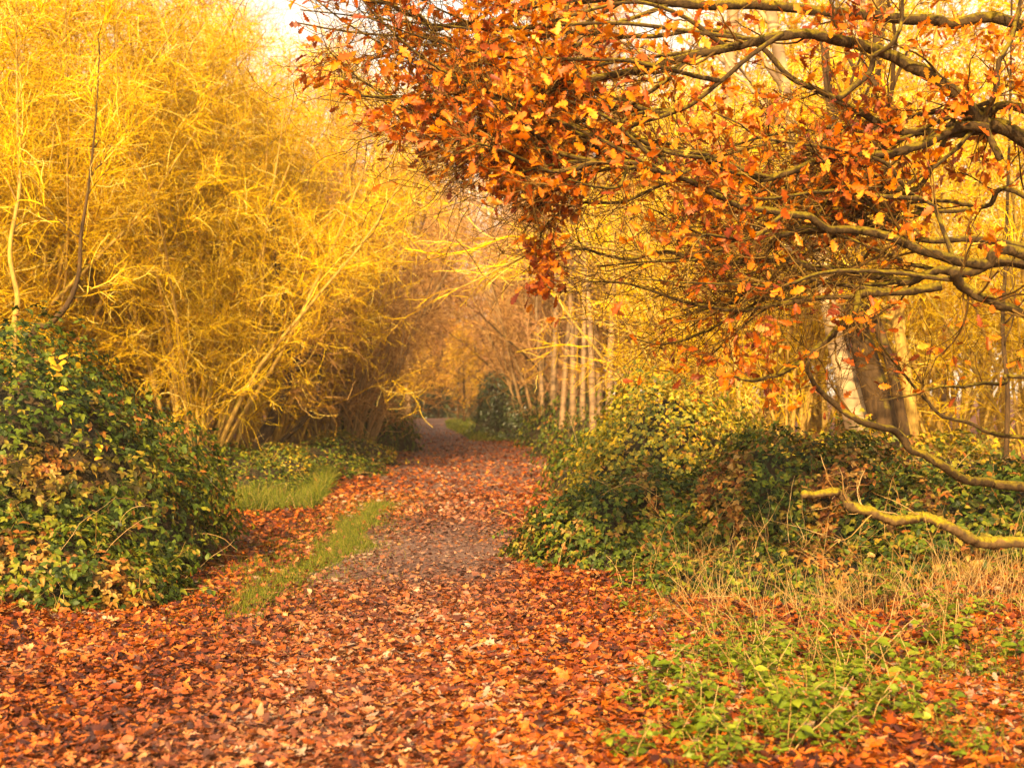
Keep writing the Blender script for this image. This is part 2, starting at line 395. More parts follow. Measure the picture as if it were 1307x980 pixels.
def thicket(name, label, cat, loc, rz, nst, H, tm, sm, lean=.35, n1=6, n2=7, n3=5, leaf=None, lmat=None, nleaf=0, group=None, scale=1., tr=.006, arch=-.04, r0=.045, sag=-.01):
    """many-stemmed shrub of thin stems and a mass of twigs"""
    root = thing(name, label, cat, loc, rz, group, scale)
    a = rng.uniform(0, 2*PI, nst); rr = rng.uniform(0, .5, nst)
    S = np.stack([np.cos(a)*rr, np.sin(a)*rr, -.1+0*a], 1)
    le = rng.uniform(.05, lean, nst)
    D = np.stack([np.cos(a)*le, np.sin(a)*le, np.ones(nst)], 1)
    P0, R0 = grow(S, D, rng.uniform(.75, 1.05, nst)*H, rng.uniform(.6, 1.3, nst)*r0, 12, .07, (0, 0, arch*.2), .2)
    g = Geo(); g.tubes(P0, R0, 5, rough=.08); g.build('stems', sm, root)
    g = Geo()
    S, D, r, t = spawn(P0, R0, n1, .12, .98, (.35, .95), .55)
    P1, R1 = grow(S, D, (1.15-.75*t)*rng.uniform(.14, .32, len(t))*H, np.clip(r*.6, tr*1.3, tr*2.4), 8, .17, (0, 0, sag), .4)
    S, D, r, t = spawn(P1, R1, n2, .1, 1, (.4, 1.3), .65)
    P2, R2 = grow(S, D, rng.uniform(.05, .13, len(t))*H, np.maximum(r, tr), 6, .24, (0, 0, -.02), .6)
    S, D, r, t = spawn(P2, R2, n3, .05, 1, (.4, 1.5), .8)
    P3, R3 = grow(S, D, rng.uniform(.02, .065, len(t))*H, np.maximum(r*.8, tr*.8), 4, .25, (0, 0, 0), .7)
    g.tubes(P1, R1, 4, .3); g.tubes(P2, R2, 3, .6); g.tubes(P3, R3, 3, 1.)
    g.build('twigs', tm, root)
    if nleaf:
        g = Geo(); leaves_on(g, P3, leaf or DIA, nleaf, .075); g.build('foliage', lmat, root)
    return root

def tall_tree(name, label, cat, loc, rz, H, r, tmat, bmat, twmat, lmat, nleaf=2, lsize=.08, group=None, clear=.3, n1=26, spread=.34, lean=(0, 0), scale=1., n2=6, n3=5, tr=.008, up=.05, tpl=DIA):
    root = thing(name, label, cat, loc, rz, group, scale)
    K = 16
    base = np.array([[0, 0, -.25]]); D = np.array([[lean[0], lean[1], 1.]])
    P, R = grow(base, D, H, r, K, .025, (0, 0, .01), .12)
    R[:, 0] *= 1.35; R[:, 1] *= 1.08
    g = Geo(); g.tubes(P, R, 10, rough=.04); g.build('trunk', tmat, root)
    S, D, rr, t = spawn(P, R, n1, clear, 1., (.6, 1.15), .45)
    P1, R1 = grow(S, D, H*spread*(1.15-.75*t)*rng.uniform(.6, 1.1, len(t)), np.maximum(rr*.7, tr*1.8), 9, .10, (0, 0, up), .25)
    g = Geo(); g.tubes(P1, R1, 5); g.build('branches', bmat, root)
    S, D, rr, t = spawn(P1, R1, n2, .15, 1, (.4, 1.1), .6)
    P2, R2 = grow(S, D, rng.uniform(.05, .13, len(t))*H, np.maximum(rr, tr), 6, .16, (0, 0, up*.4), .5)
    S, D, rr, t = spawn(P2, R2, n3, .05, 1, (.3, 1.1), .8)
    P3, R3 = grow(S, D, rng.uniform(.03, .07, len(t))*H, np.maximum(rr*.8, tr*.75), 4, .2, (0, 0, -.05), .7)
    g = Geo(); g.tubes(P2, R2, 3, .6); g.tubes(P3, R3, 3, 1.); g.build('twigs', twmat, root)
    if nleaf:
        g = Geo(); leaves_on(g, P3, tpl, nleaf, lsize); g.build('foliage', lmat, root)
    return root

def bush(name, label, cat, c, rx, ry, h, nleaf, size, lmat, tpl=OVATE, dead=0., canes=40, cmat=None, group=None, prof=(1.8, .8), lump=.16, seed=0., core=True, patchf=None, parts=True, loose=.10):
    """mound-shaped leafy bush standing on the ground at c=(x,y)"""
    c = np.array([c[0], c[1], float(gz(c[0], c[1]))-.05])
    root = thing(name, label, cat, c, 0, group)
    def hull(x, y, s=1.):
        r = np.sqrt(x*x+y*y)
        z = h*np.clip(1-np.clip(r, 0, 1)**prof[0], 0, 1)**prof[1]
        return z
    def surf(n):
        r = np.sqrt(rng.uniform(0, 1, n))**.85; a = rng.uniform(0, 2*PI, n)
        # more samples on the steep rim
        k = rng.uniform(0, 1, n) < .35
        r = np.where(k, 1-(1-r)*.35, r)
        x, y = r*np.cos(a), r*np.sin(a)
        z = hull(x, y)*np.where(r > .93, rng.uniform(.05, 1, n), 1)
        P = np.stack([x*rx, y*ry, z], 1)
        lm = 1+lump*wav(P+c, 1.5, seed)+lump*.5*wav(P+c, 4., seed)
        P = P*np.stack([lm, lm, lm*1.05], 1)
        Nn = nrm(np.stack([x*h*1.1/rx, y*h*1.1/ry, .55+0*x], 1))
        return P, Nn
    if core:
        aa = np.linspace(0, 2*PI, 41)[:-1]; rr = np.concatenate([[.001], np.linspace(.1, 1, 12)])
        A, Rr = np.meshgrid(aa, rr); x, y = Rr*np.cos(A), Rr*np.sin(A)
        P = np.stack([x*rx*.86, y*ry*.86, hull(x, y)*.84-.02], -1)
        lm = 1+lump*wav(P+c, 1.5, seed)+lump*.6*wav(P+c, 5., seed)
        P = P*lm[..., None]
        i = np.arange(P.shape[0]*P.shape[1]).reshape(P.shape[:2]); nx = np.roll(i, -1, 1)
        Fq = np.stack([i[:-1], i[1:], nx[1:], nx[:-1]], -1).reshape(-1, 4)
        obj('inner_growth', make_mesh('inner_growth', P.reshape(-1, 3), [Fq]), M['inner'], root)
    P, Nn = surf(nleaf)
    depth = rng.uniform(-1, .35, nleaf)
    spr = np.clip(wav(P+c, 9., seed), 0, 2)*np.clip(wav(P+c, 3., seed+5)+.3, 0, 1.5)
    P = P*(1+(depth*loose)[:, None])+Nn*(spr*rng.uniform(0, .30, nleaf))[:, None]+rng.normal(0, .03, P.shape)
    P[:, 2] = np.maximum(P[:, 2], .01)
    n3 = tpl is OVATE or tpl is NETTLE
    tang = nrm(np.cross(Nn, rng.normal(0, 1, P.shape)))
    D = nrm(tang+np.array([0, 0, -.45])+Nn*.25)
    G = Geo()
    nn = nrm(Nn+rng.normal(0, .42, P.shape))
    pf = wav(P+c, 2.2, seed+2)+.5*wav(P+c, 7, seed)
    gp = np.clip((pf-(.9-1.6*dead))*1.6+rng.normal(0, .45, nleaf), 0, 1) if dead else np.zeros(nleaf)
    if patchf is not None: gp = patchf(P)
    rnd = np.clip(rng.uniform(0, 1, nleaf)+.12*wav(P+c, 3.1), 0, 1)
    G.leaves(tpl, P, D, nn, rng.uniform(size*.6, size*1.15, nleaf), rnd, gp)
    if n3:
        sd = np.cross(D, nn)
        for s in (-1, 1):
            D2 = nrm(D*.35+sd*s); G.leaves(tpl, P, D2, nn+rng.normal(0, .15, P.shape), rng.uniform(size*.5, size*.95, nleaf), np.clip(rnd+rng.normal(0, .06, nleaf), 0, 1), gp)
    G.build('foliage', lmat, root, smooth=False)
    if canes:
        G = Geo()
        Pc, Nc = surf(canes)
        D = nrm(Nc*.5+nrm(rng.normal(0, 1, Pc.shape))*.8+np.array([0, 0, .15]))
        Pp, Rr = grow(Pc*.9, D, rng.uniform(.2, .8, canes)*min(1.1, rx), rng.uniform(.0018, .0042, canes), 10, .12, (0, 0, -.10), .4)
        Pp[..., 2] = np.maximum(Pp[..., 2], .02)
        G.tubes(Pp, Rr, 4)
        S, D, r, t = spawn(Pp, Rr, 2, .2, 1, (.4, 1.), .7)
        P2, R2 = grow(S, D, rng.uniform(.08, .3, len(t)), np.maximum(r, .0018), 5, .2, (0, 0, -.05), .5); G.tubes(P2, R2, 3)
        G.build('canes', cmat or M['straw'], root)
        G = Geo(); S, D, r, t = spawn(Pp, Rr, 12, .15, 1, (.7, 1.3), 1); k = np.repeat(rng.uniform(0, 1, canes) < .6, 12); S, D = S[k], D[k]
        D = nrm(D+[0, 0, -.25]); G.leaves(tpl, S, D, nrm(rng.normal(0, .5, S.shape)+[-.2, -.3, .8]), rng.uniform(size*.5, size*1.1, len(S)), np.clip(rng.beta(2.2, 1.6, len(S)), 0, 1), (rng.uniform(0, 1, len(S)) < .12)*1.)
        G.build('cane_leaves', lmat, root, smooth=False)
    return root

# ------------------------------------------------------------------ OAK on the right
TR = np.array([4.75, 9.9, 0.])
oak = thing('oak_tree', 'mossy oak reaching in from the right, orange leaves and crooked limbs over the path', 'tree')
def world_line(pts, Y0, Y1, from_trunk=None):
    n = len(pts); P = [at(x, y, Y0+(Y1-Y0)*i/(n-1)+.06*math.sin(i*1.9+x*.01)) for i, (x, y) in enumerate(pts)]
    if from_trunk is not None: P = [TR+np.array([0, 0, from_trunk])]+P
    return np.array(P)
# (points in photo px from the trunk side outwards, depth at start, depth at end, height on the trunk or None, radius start, end, leafy?)
LIMBS = [
 ([(1307,182),(1258,151),(1229,127),(1189,98),(1152,78),(1111,61),(1070,49),(1030,43),(970,52),(900,66),(820,88),(740,104),(640,118),(540,128),(430,118)], 9.6, 8.6, 2.5, .060, .008),
 ([(1262,163),(1229,161),(1197,175),(1156,190),(1111,196),(1070,198),(1034,208),(1005,220),(976,230),(940,222),(905,200),(850,192),(790,172),(720,176),(640,190),(570,196)], 9.5, 8.9, None, .034, .006),
 ([(1262,166),(1200,170),(1136,165),(1095,143),(1054,120),(1013,98),(964,57),(900,38),(820,48),(720,40),(600,52),(480,44),(380,30)], 9.6, 9.4, None, .028, .006),
 ([(1307,140),(1262,142),(1210,120)], 9.5, 9.5, 2.9, .03, .016),
 ([(1303,322),(1258,337),(1217,330),(1176,318),(1136,302),(1095,292),(1054,290),(1021,275),(972,265),(923,253),(880,232),(830,214),(770,205),(700,212),(640,226)], 9.2, 8.4, 2.0, .042, .006),
 ([(1303,339),(1238,347),(1197,347),(1160,355),(1111,351),(1054,345),(1013,337),(952,333),(903,335),(850,322),(800,330),(750,318),(705,330)], 9.4, 9.2, 2.0, .036, .006),
 ([(1287,312),(1185,308),(1136,294),(1078,261),(1030,261),(990,245),(950,250),(905,228)], 9.8, 10.0, 2.2, .026, .006),
 ([(1278,204),(1258,155),(1270,114),(1283,61),(1303,0),(1316,-80)], 9.5, 9.5, None, .020, .010),
 ([(1070,126),(1111,90),(1119,73),(1144,49),(1152,16),(1150,-40)], 9.1, 9.0, None, .016, .010),
 ([(1307,33),(1217,29),(1150,24),(1080,16),(980,6),(900,4),(800,-4),(740,2),(686,2),(661,16),(628,24),(584,33),(555,31),(522,16),(486,4),(430,-20)], 9.9, 8.6, 3.2, .042, .010),
 ([(1217,345),(1234,371),(1258,386),(1291,392),(1330,410)], 8.7, 9.0, None, .015, .026),
 ([(1201,365),(1144,373),(1107,373),(1091,395),(1069,422),(1042,444),(1020,463),(990,478),(967,484),(933,478)], 9.2, 8.7, None, .026, .010),
 ([(1307,622),(1261,614),(1227,610),(1197,592),(1167,575),(1144,554),(1122,544),(1091,535),(1069,520),(1046,501),(1035,471),(1026,452)], 9.8, 8.9, .9, .030, .014),
 ([(1307,478),(1280,488),(1239,490),(1182,501),(1122,512)], 9.8, 9.6, 1.5, .016, .006),
 ([(1144,373),(1060,380),(1000,388),(930,396),(860,380),(800,362),(745,356)], 9.2, 9.0, None, .018, .005),
 ([(1054,345),(1010,372),(960,392),(900,425),(850,440),(795,428)], 9.5, 9.3, None, .014, .005),
 ([(1229,127),(1180,230),(1120,240),(1060,248),(1000,300),(940,310),(880,290),(820,262)], 9.6, 9.5, None, .018, .005),
 ([(1000,42),(930,90),(870,140),(800,150),(740,230),(690,250)], 8.9, 8.8, None, .016, .005),
 ([(905,200),(840,240),(780,260),(730,262),(690,300),(700,340)], 9.0, 8.9, None, .012, .004),
 ([(1217,330),(1190,262),(1130,240),(1085,225),(1050,235)], 9.3, 9.6, None, .014, .006),
 ([(1307,560),(1240,540),(1190,520),(1150,470),(1120,430)], 10.4, 10.6, 1.3, .018, .006),
 ([(1307,250),(1260,262),(1200,268),(1150,262),(1100,275)], 9.9, 10.2, 2.1, .022, .006),
]
allP, allR = [], []
for li, (pts, Y0, Y1, ft, ra, rb) in enumerate(LIMBS):
    W = world_line(pts, Y0, Y1, ft)
    n = 8*len(W); P = smooth_line(W, n)
    t = np.linspace(0, 1, n); R = (ra*(1-t)**.8)*.8+rb*.85
    kk = np.arange(0, n+6, 5); P = P+np.stack([np.interp(np.arange(n), kk, rng.normal(0, .011, len(kk))) for _ in range(3)], 1)*np.minimum(1, np.arange(n)/8)[:, None]
    G = Geo(); G.tubes(P, R, 9, rough=.10)
    G.build('limb', M['oak_bark'], oak)
    # resample to 24 points for twig growth
    ii = np.linspace(0, n-1, 26).astype(int); allP.append(P[ii]); allR.append(R[ii])
def px1(p): return CX+p[0]/p[1]*F, HY-(p[2]-EYE)/p[1]*F
src = np.concatenate(allP); spx = np.array([px1(p) for p in src])
def extra(n, box, txy, r0):
    k = np.where((spx[:, 0] > box[0]) & (spx[:, 0] < box[1]) & (spx[:, 1] > box[2]) & (spx[:, 1] < box[3]))[0]
    for j in range(n):
        a = src[rng.choice(k)]; tx, ty = txy(); b = at(tx, ty, a[1]+rng.uniform(-.9, .7))
        m1 = a*.66+b*.34+rng.normal(0, .07, 3); m2 = a*.33+b*.67+rng.normal(0, .07, 3)
        P = smooth_line([a, m1, m2, b], 36); t = np.linspace(0, 1, 36)
        kk = np.arange(0, 42, 5); P = P+np.stack([np.interp(np.arange(36), kk, rng.normal(0, .012, len(kk))) for _ in range(3)], 1)*np.minimum(1, t*6)[:, None]
        R = r0*(1-t)+.004
        G = Geo(); G.tubes(P, R, 7, rough=.1); G.build('limb', M['oak_bark'], oak)
        ii = np.linspace(0, 35, 26).astype(int); allP.append(P[ii]); allR.append(R[ii])
def t1():
    y = rng.uniform(-30, 250); return rng.uniform(330+.9*max(y, 0), 560+.8*max(y, 0)), y
extra(34, (700, 1000, -40, 240), t1, .012)
extra(8, (900, 1200, 240, 400), lambda: (rng.uniform(750, 900), rng.uniform(280, 470)), .012)
extra(8, (1000, 1290, 100, 360), lambda: (rng.uniform(900, 1050), rng.uniform(120, 400)), .012)
extra(12, (1100, 1300, 120, 380), lambda: (rng.uniform(800, 980), rng.uniform(200, 430)), .013)
# low limb with thick yellow moss and a broken blunt end
pts = [(1307,692),(1265,693),(1239,684),(1208,669),(1182,660),(1163,663),(1125,661),(1091,646),(1075,632),(1061,629),(1025,627)]
W = world_line(pts, 9.2, 8.7, .35); n = 150; P = smooth_line(W, n); t = np.linspace(0, 1, n)
P = P+np.stack([np.interp(np.arange(n), np.arange(0, n+9, 9), rng.normal(0, .012, len(np.arange(0, n+9, 9)))) for _ in range(3)], 1)
R = (.042-.018*t)*(1+.16*np.interp(t*40, np.arange(41), rng.uniform(-1, 1, 41))); R[-1] *= .7
S, D, r_, t_ = spawn(P[None, 50:], R[None, 50:], 9, .1, 1, (.5, 1.2), .3)
Ps, Rs = grow(S, D, rng.uniform(.15, .5, 9), .004, 9, .2, (0, 0, -.03), .4); Gd = Geo(); Gd.tubes(Ps, Rs, 4); S, D, r_, t_ = spawn(Ps, Rs, 3, .2, 1, (.4, 1.), .7); Ps, Rs = grow(S, D, rng.uniform(.06, .2, 27), .0022, 5, .2); Gd.tubes(Ps, Rs, 3); Gd.build('dead_twigs', M['straw'], oak)
G = Geo(); G.tubes(P, R, 12, rough=.2); low = G.build('limb', M['moss_bark'], oak); low['label'] = 'low limb thick with yellow moss, broken off blunt'
# pale dead twigs off the low limb
# trunk
Pt = smooth_line([TR+[.05, 0, -.3], TR+[0, 0, .6], TR+[-.05, .05, 2.2], TR+[.05, .1, 4.2], TR+[-.1, 0, 6.5], TR+[.1, .1, 8.8]], 40)
G = Geo(); G.tubes(Pt, .36*(1-np.linspace(0, 1, 40))**.7+.04+.14*np.exp(-np.linspace(0, 1, 40)*14), 16, rough=.05); G.build('trunk', M['oak_bark'], oak)
# upper limbs of the crown above the frame
S = Pt[rng.integers(17, 38, 22)]; a = rng.uniform(0, 2*PI, 22)
D = np.stack([np.cos(a), np.sin(a), rng.uniform(.2, .9, 22)], 1)
PU, RU = grow(S, D, rng.uniform(2.2, 4.4, 22), rng.uniform(.04, .08, 22), 26, .12, (0, 0, .01), .15)
hi = PU[:, 10, 2] > 4.9
PU, RU = PU[hi], RU[hi]
for P, R in zip(PU, RU):
    G = Geo(); G.tubes(P, R, 7, rough=.08); G.build('limb', M['oak_bark'], oak)
PL = np.array(allP); RL = np.array(allR)
def to_px(S):
    return CX+S[:, 0]/S[:, 1]*F, HY-(S[:, 2]-EYE)/S[:, 1]*F
S, D, r, t = spawn(PL, RL, 12, .16, 1, (.4, 1.15), .55, (1, .8, .75))
D = nrm(D+np.array([-.25, 0, 0]))
P1, R1 = grow(S, D, rng.uniform(.2, .8, len(t)), np.clip(r*.65, .0033, .009), 10, .17, (0, 0, .015), .4)
S, D, r, t = spawn(P1, R1, 4, .15, 1, (.4, 1.2), .6)
P2, R2 = grow(S, D, rng.uniform(.12, .42, len(t)), np.clip(r*.9, .0024, .005), 7, .2, (0, 0, .01), .5)
px, py = to_px(P2[:, 3]); k = (py < 505)
P2, R2 = P2[k], R2[k]
S, D, r, t = spawn(P2, R2, 2, .1, 1, (.4, 1.2), .7)
P3, R3 = grow(S, D, rng.uniform(.06, .2, len(t)), np.clip(r*.8, .0018, .0035), 5, .22, (0, 0, .01), .6)
G = Geo(); px, py = to_px(P1[:, 5]); k = py < 480
G.tubes(P1[k], R1[k], 5, .3); G.tubes(P2, R2, 4, .6); G.tubes(P3, R3, 3, 1.)
SU, DU, rU, tU = spawn(PU, RU, 10, .25, 1, (.4, 1.1), .5)
PU1, RU1 = grow(SU, DU, rng.uniform(.4, 1.2, len(tU)), np.clip(rU*.6, .005, .014), 8, .2, (0, 0, .01), .4)
PU1, RU1 = PU1[PU1[:, 5, 2] > 4.6], RU1[PU1[:, 5, 2] > 4.6]
SU, DU, rU, tU = spawn(PU1, RU1, 4, .1, 1, (.4, 1.1), .6)
PU2, RU2 = grow(SU, DU, rng.uniform(.15, .45, len(tU)), np.clip(rU*.6, .003, .006), 6, .25, (0, 0, .01), .4)
G.tubes(PU1, RU1, 4, .3); G.tubes(PU2, RU2, 3, .6)
G.build('twigs', M['dark_twig'], oak)
def leaf_density(S):
    px, py = to_px(S)
    nz = wav(S, 2.6)+.6*wav(S, 6.5)
    A = np.clip((930-px)/160, 0, 1)*np.clip((1.1*(px-330)+30-py+60*nz)/60, 0, 1)*np.clip((260-py+40*nz)/50, 0, 1)
    B = np.clip((px-780)/120, 0, 1)*np.clip(.36+nz*.42, .10, .65)*np.clip((380-py)/160, .25, 1)
    Cc = np.exp(-((px-965)/60)**2-((py-490)/60)**2)*.7
    Dd = np.exp(-((px-695)/22)**2-((py-345)/45)**2)*.6
    top = np.clip((70-py)/60, 0, 1)*.4*(px > 600)
    gap = 1-.8*np.clip(1-np.hypot((px-470)/130, (py-35)/75), 0, 1)**.5
    return np.clip(np.maximum.reduce([A*.31*gap*np.clip(.85+nz*.4, .15, 1), B*.8, Cc*.7, Dd, top]), 0, 1)
G = Geo()
def oak_leaves(P, n, sz, keepf):
    S, D, r, t = spawn(P, np.zeros(P.shape[:2]), n, .3, 1., (.3, 1.1))
    k = rng.uniform(0, 1, len(S)) < keepf(S); S, D = S[k], D[k]; m = len(S)
    D = nrm(D+np.array([-.15, 0, -.2])+rng.normal(0, .4, S.shape)); Nn = nrm(rng.normal(0, .85, S.shape)+np.array([-.25, -.55, .6]))
    w = rng.uniform(0, 1, m); tp = rng.uniform(0, 1, m) < .55
    rd = np.clip(w*.9+.22*wav(S, 2.2)+.05, 0, 1); sz = rng.uniform(sz*.62, sz*1.15, m)
    G.leaves(OAK, S[tp], D[tp], Nn[tp], sz[tp], rd[tp]); G.leaves(OAK2, S[~tp], D[~tp], Nn[~tp], sz[~tp], rd[~tp])
oak_leaves(P3, 5, .088, leaf_density); oak_leaves(P2, 5, .092, leaf_density)
oak_leaves(PU2, 4, .12, lambda S: .8*(S[:, 2] > 4.25))
G.build('foliage', M['oak_leaf'], oak, smooth=False)

# ------------------------------------------------------------------ left: golden willow thicket
def place(px, Y): return ((px-CX)/F*Y, Y, float(gz((px-CX)/F*Y, Y))-.02)
wil = [thicket('willow_shrub', 'tallest golden willow shrub, far left behind the bramble mound', 'shrub', place(40, 24), 0, 22, 9.8, M['gold_twig'], M['gold_stem'], .5, n1=8, n2=8, n3=11, tr=.0052, leaf=SLIM, lmat=M['gold_leaf'], nleaf=2, group='golden willow shrubs'),
       thicket('willow_shrub', 'golden willow shrub whose low twigs hang beside the green mound', 'shrub', place(255, 25.5), 0, 20, 9.2, M['gold_twig'], M['gold_stem'], .6, n1=8, n2=8, n3=11, tr=.0052, leaf=SLIM, lmat=M['gold_leaf'], nleaf=2, group='golden willow shrubs'),
       thicket('willow_shrub', 'thin golden willow shrub behind the others', 'shrub', place(150, 33), 0, 20, 10.5, M['gold_twig'], M['gold_stem'], .5, n1=8, n2=8, n3=11, tr=.0052, leaf=SLIM, lmat=M['gold_leaf'], nleaf=2, group='golden willow shrubs')]
for k, (px, Y, s, tpl, lb) in enumerate([(-90, 22, 1.0, 1, 'golden willow shrub cut by the left edge'), (200, 38, 1.1, 2, 'golden willow shrub deep behind the middle of the thicket'), (100, 44, 1.15, 0, 'golden willow shrub deepest behind the far left'), (-60, 26, 1.0, 0, 'golden willow shrub behind the left edge'), (150, 27, 1.0, 0, 'golden willow shrub between the far left one and the mound'),
        (345, 29, .92, 0, 'golden willow shrub over the dark leaning trunk'), (60, 32, 1.0, 2, 'golden willow shrub at the back left'), (250, 34, 1.0, 0, 'golden willow shrub behind the leaning trunk'),
        (-150, 30, 1.05, 0, 'golden willow shrub outside the left edge'),
        (-20, 38, 1.1, 1, 'golden willow shrub deepest on the left')]):
    dup(wil[tpl], place(px, Y), k*1.3+.6, s, lb, 'golden willow shrubs')

# hazel with many bare stems beside the path
hz = thicket('hazel_shrub', 'many-stemmed hazel at the left path edge, arching over the path', 'shrub', place(442, 34), .4, 17, 7.6, M['tan_twig'], M['tan_bark'], .5, n1=7, n2=7, n3=5, group='hazels arching over the path', tr=.007, r0=.06)
tanw = thicket('hazel_shrub', 'bare tan hazel behind the many-stemmed one', 'shrub', place(430, 44), 1., 20, 8.4, M['tan_twig'], M['tan_bark'], .55, n1=7, n2=7, n3=5, group='hazels arching over the path', tr=.008)
pk = thicket('bare_thicket', 'purplish bare thicket left of the far bend', 'shrub', place(425, 55), 0, 16, 6.5, M['pink_twig'], M['brown_bark'], .6, n1=7, n2=7, n3=5, group='bare thickets by the far bend', tr=.010)
for k, (o0, px, Y, s, lb) in enumerate([
    (tanw, 352, 34, 1.0, 'russet-tan hazel between the golden willows and the many-stemmed hazel'), (tanw, 335, 41, 1.1, 'russet-tan hazel behind the last golden willow'), (tanw, 370, 50, 1.1, 'bare tan hazel rising behind the golden willows'), (tanw, 395, 62, 1.1, 'bare tan hazel just left of the far bend'),
    (pk, 690, 66, 1.05, 'purplish thicket above the dark evergreen'),
    (tanw, 600, 92, 1.3, 'tall tan hazel behind the far yellow trees'), (pk, 700, 55, 1.2, 'purplish thicket behind the birch row'),
    (tanw, 430, 39, 1.25, 'tall tan hazel arching over the path behind the many-stemmed one'), (tanw, 425, 50, 1.4, 'tall tan hazel over the path in the middle distance'), (tanw, 400, 37, 1.15, 'tan hazel just left of the many-stemmed one'), (tanw, 700, 60, 1.4, 'tall tan hazel closing the top of the path tunnel'), (pk, 410, 60, 1.6, 'tall purplish thicket over the path tunnel'),
    (tanw, 690, 50, 1.3, 'tall tan hazel left of the birch row'), (pk, 760, 48, 1.5, 'tall purplish thicket behind the brightest birch'), (tanw, 830, 40, 1.3, 'tall tan hazel behind the yellow-green bush'),
    (tanw, 270, 60, 1.3, 'tall tan hazel deep in the left wood'), (tanw, 130, 55, 1.3, 'tall tan hazel deepest in the left wood'),
    (pk, 410, 70, 1.3, 'purplish thicket deep in the left wood')]):
    dup(o0, place(px, Y), k*.9+.3, s, lb, 'hazels arching over the path' if o0 is tanw else 'bare thickets by the far bend')

# bare trees with pinkish crowns on the upper left skyline
sky1 = tall_tree('bare_tree', 'tall bare tree with pinkish twigs against the white sky, left of centre', 'tree', place(290, 46), 0, 15.5, .17, M['tan_bark'], M['tan_bark'], M['pink_twig'], M['orange_leaf'], 0, .1, group='bare trees on the left skyline', clear=.35, n1=34, n2=7, n3=6, tr=.009)
for k, (px, Y, s, lb) in enumerate([(160, 50, 1.1, 'bare tall tree second from the left on the skyline'), (30, 44, 1.0, 'bare tall tree furthest left on the skyline'), (415, 62, 1.08, 'bare tall tree just left of the oak leaves'), (470, 80, 1.15, 'bare tall tree over the far bend, left of the gap'), (575, 96, 1.3, 'bare tall tree beyond the hedge'), (640, 88, 1.2, 'bare tall tree above the evergreen bushes'), (445, 56, .9, 'bare tree behind the many-stemmed hazel'), (520, 85, 1.1, 'bare tall tree far beyond the bend')]):
    dup(sky1, place(px, Y), k+.7, s, lb, 'bare trees on the left skyline')

# dark leaning trunk
def traced_tree(name, label, cat, Y, pts, ra, rb, tmat, twmat, extra=3., lmat=None, nleaf=0, nb=10, tr=.006, group=None, up=.05, wide=.5):
    root = thing(name, label, cat, (0, 0, 0), 0, group)
    W = [at(x, y, Y) for x, y in pts]; b = W[0].copy(); b[2] = float(gz(b[0], b[1]))-.2; b[0] += (W[0][0]-W[1][0])*.35
    W = [b]+W; d = nrm(W[-1]-W[-2]); W.append(W[-1]+(d+[0, 0, .4])*extra*.5); W.append(W[-1]+(d*.5+[0, 0, .9])*extra*.5)
    root.location = b; P = smooth_line(np.array(W)-b, 36); t = np.linspace(0, 1, 36); R = ra*(1-t)+rb*t; R[:3] *= [1.4, 1.2, 1.08]
    G = Geo(); G.tubes(P, R, 12, rough=.05); G.build('trunk', tmat, root)
    P = P[None]; R = R[None]
    S, D, r, t = spawn(P, R, nb, .4, 1, (.4, 1.1), .5)
    P1, R1 = grow(S, D, rng.uniform(.5, 1.3, nb)*extra*wide, np.clip(r, .01, .05), 10, .14, (0, 0, up), .3)
    for p_, r_ in zip(P1, R1):
        G = Geo(); G.tubes(p_, r_, 6); G.build('branch', tmat, root)
    S, D, r, t = spawn(P1, R1, 7, .2, 1, (.4, 1.1), .6); P2, R2 = grow(S, D, rng.uniform(.3, .9, len(t)), np.clip(r*.6, tr, .02), 7, .2, (0, 0, .02), .4)
    S, D, r, t = spawn(P2, R2, 6, .1, 1, (.4, 1.1), .6); P3, R3 = grow(S, D, rng.uniform(.15, .5, len(t)), np.clip(r*.8, tr*.7, .01), 5, .22, (0, 0, -.02), .5)
    G = Geo(); G.tubes(P2, R2, 4); G.tubes(P3, R3, 3); G.build('twigs', twmat, root)
    if nleaf: G = Geo(); leaves_on(G, P3, DIA, nleaf, .07); G.build('foliage', lmat, root)
    return root
traced_tree('leaning_tree', 'dark trunk leaning right under the golden willows', 'tree', 26.5, [(318, 592), (335, 560), (352, 528), (362, 500), (372, 470), (365, 430)], .15, .05, M['dark_bark'], M['tan_twig'], 1.6, group='dark leaning trunks on the left')
traced_tree('leaning_tree', 'thinner dark trunk low beside the thicker leaning one', 'tree', 27, [(322, 600), (352, 570), (385, 540), (402, 515), (408, 480)], .06, .02, M['dark_bark'], M['tan_twig'], 1.2, group='dark leaning trunks on the left', nb=7)
traced_tree('leaning_tree', 'dark trunk at the far left edge above the bramble mound', 'tree', 17, [(40, 440), (62, 415), (85, 390), (100, 350), (103, 300), (112, 240)], .05, .005, M['brown_bark'], M['gold_twig'], 1.2, group='dark leaning trunks on the left', nb=8)
traced_tree('leaning_tree', 'forked yellow-lit stems rising left of the bramble mound top', 'tree', 18, [(18, 430), (22, 380), (12, 320), (24, 240), (22, 170)], .045, .006, M['gold_stem'], M['gold_twig'], 1.3, nb=10)

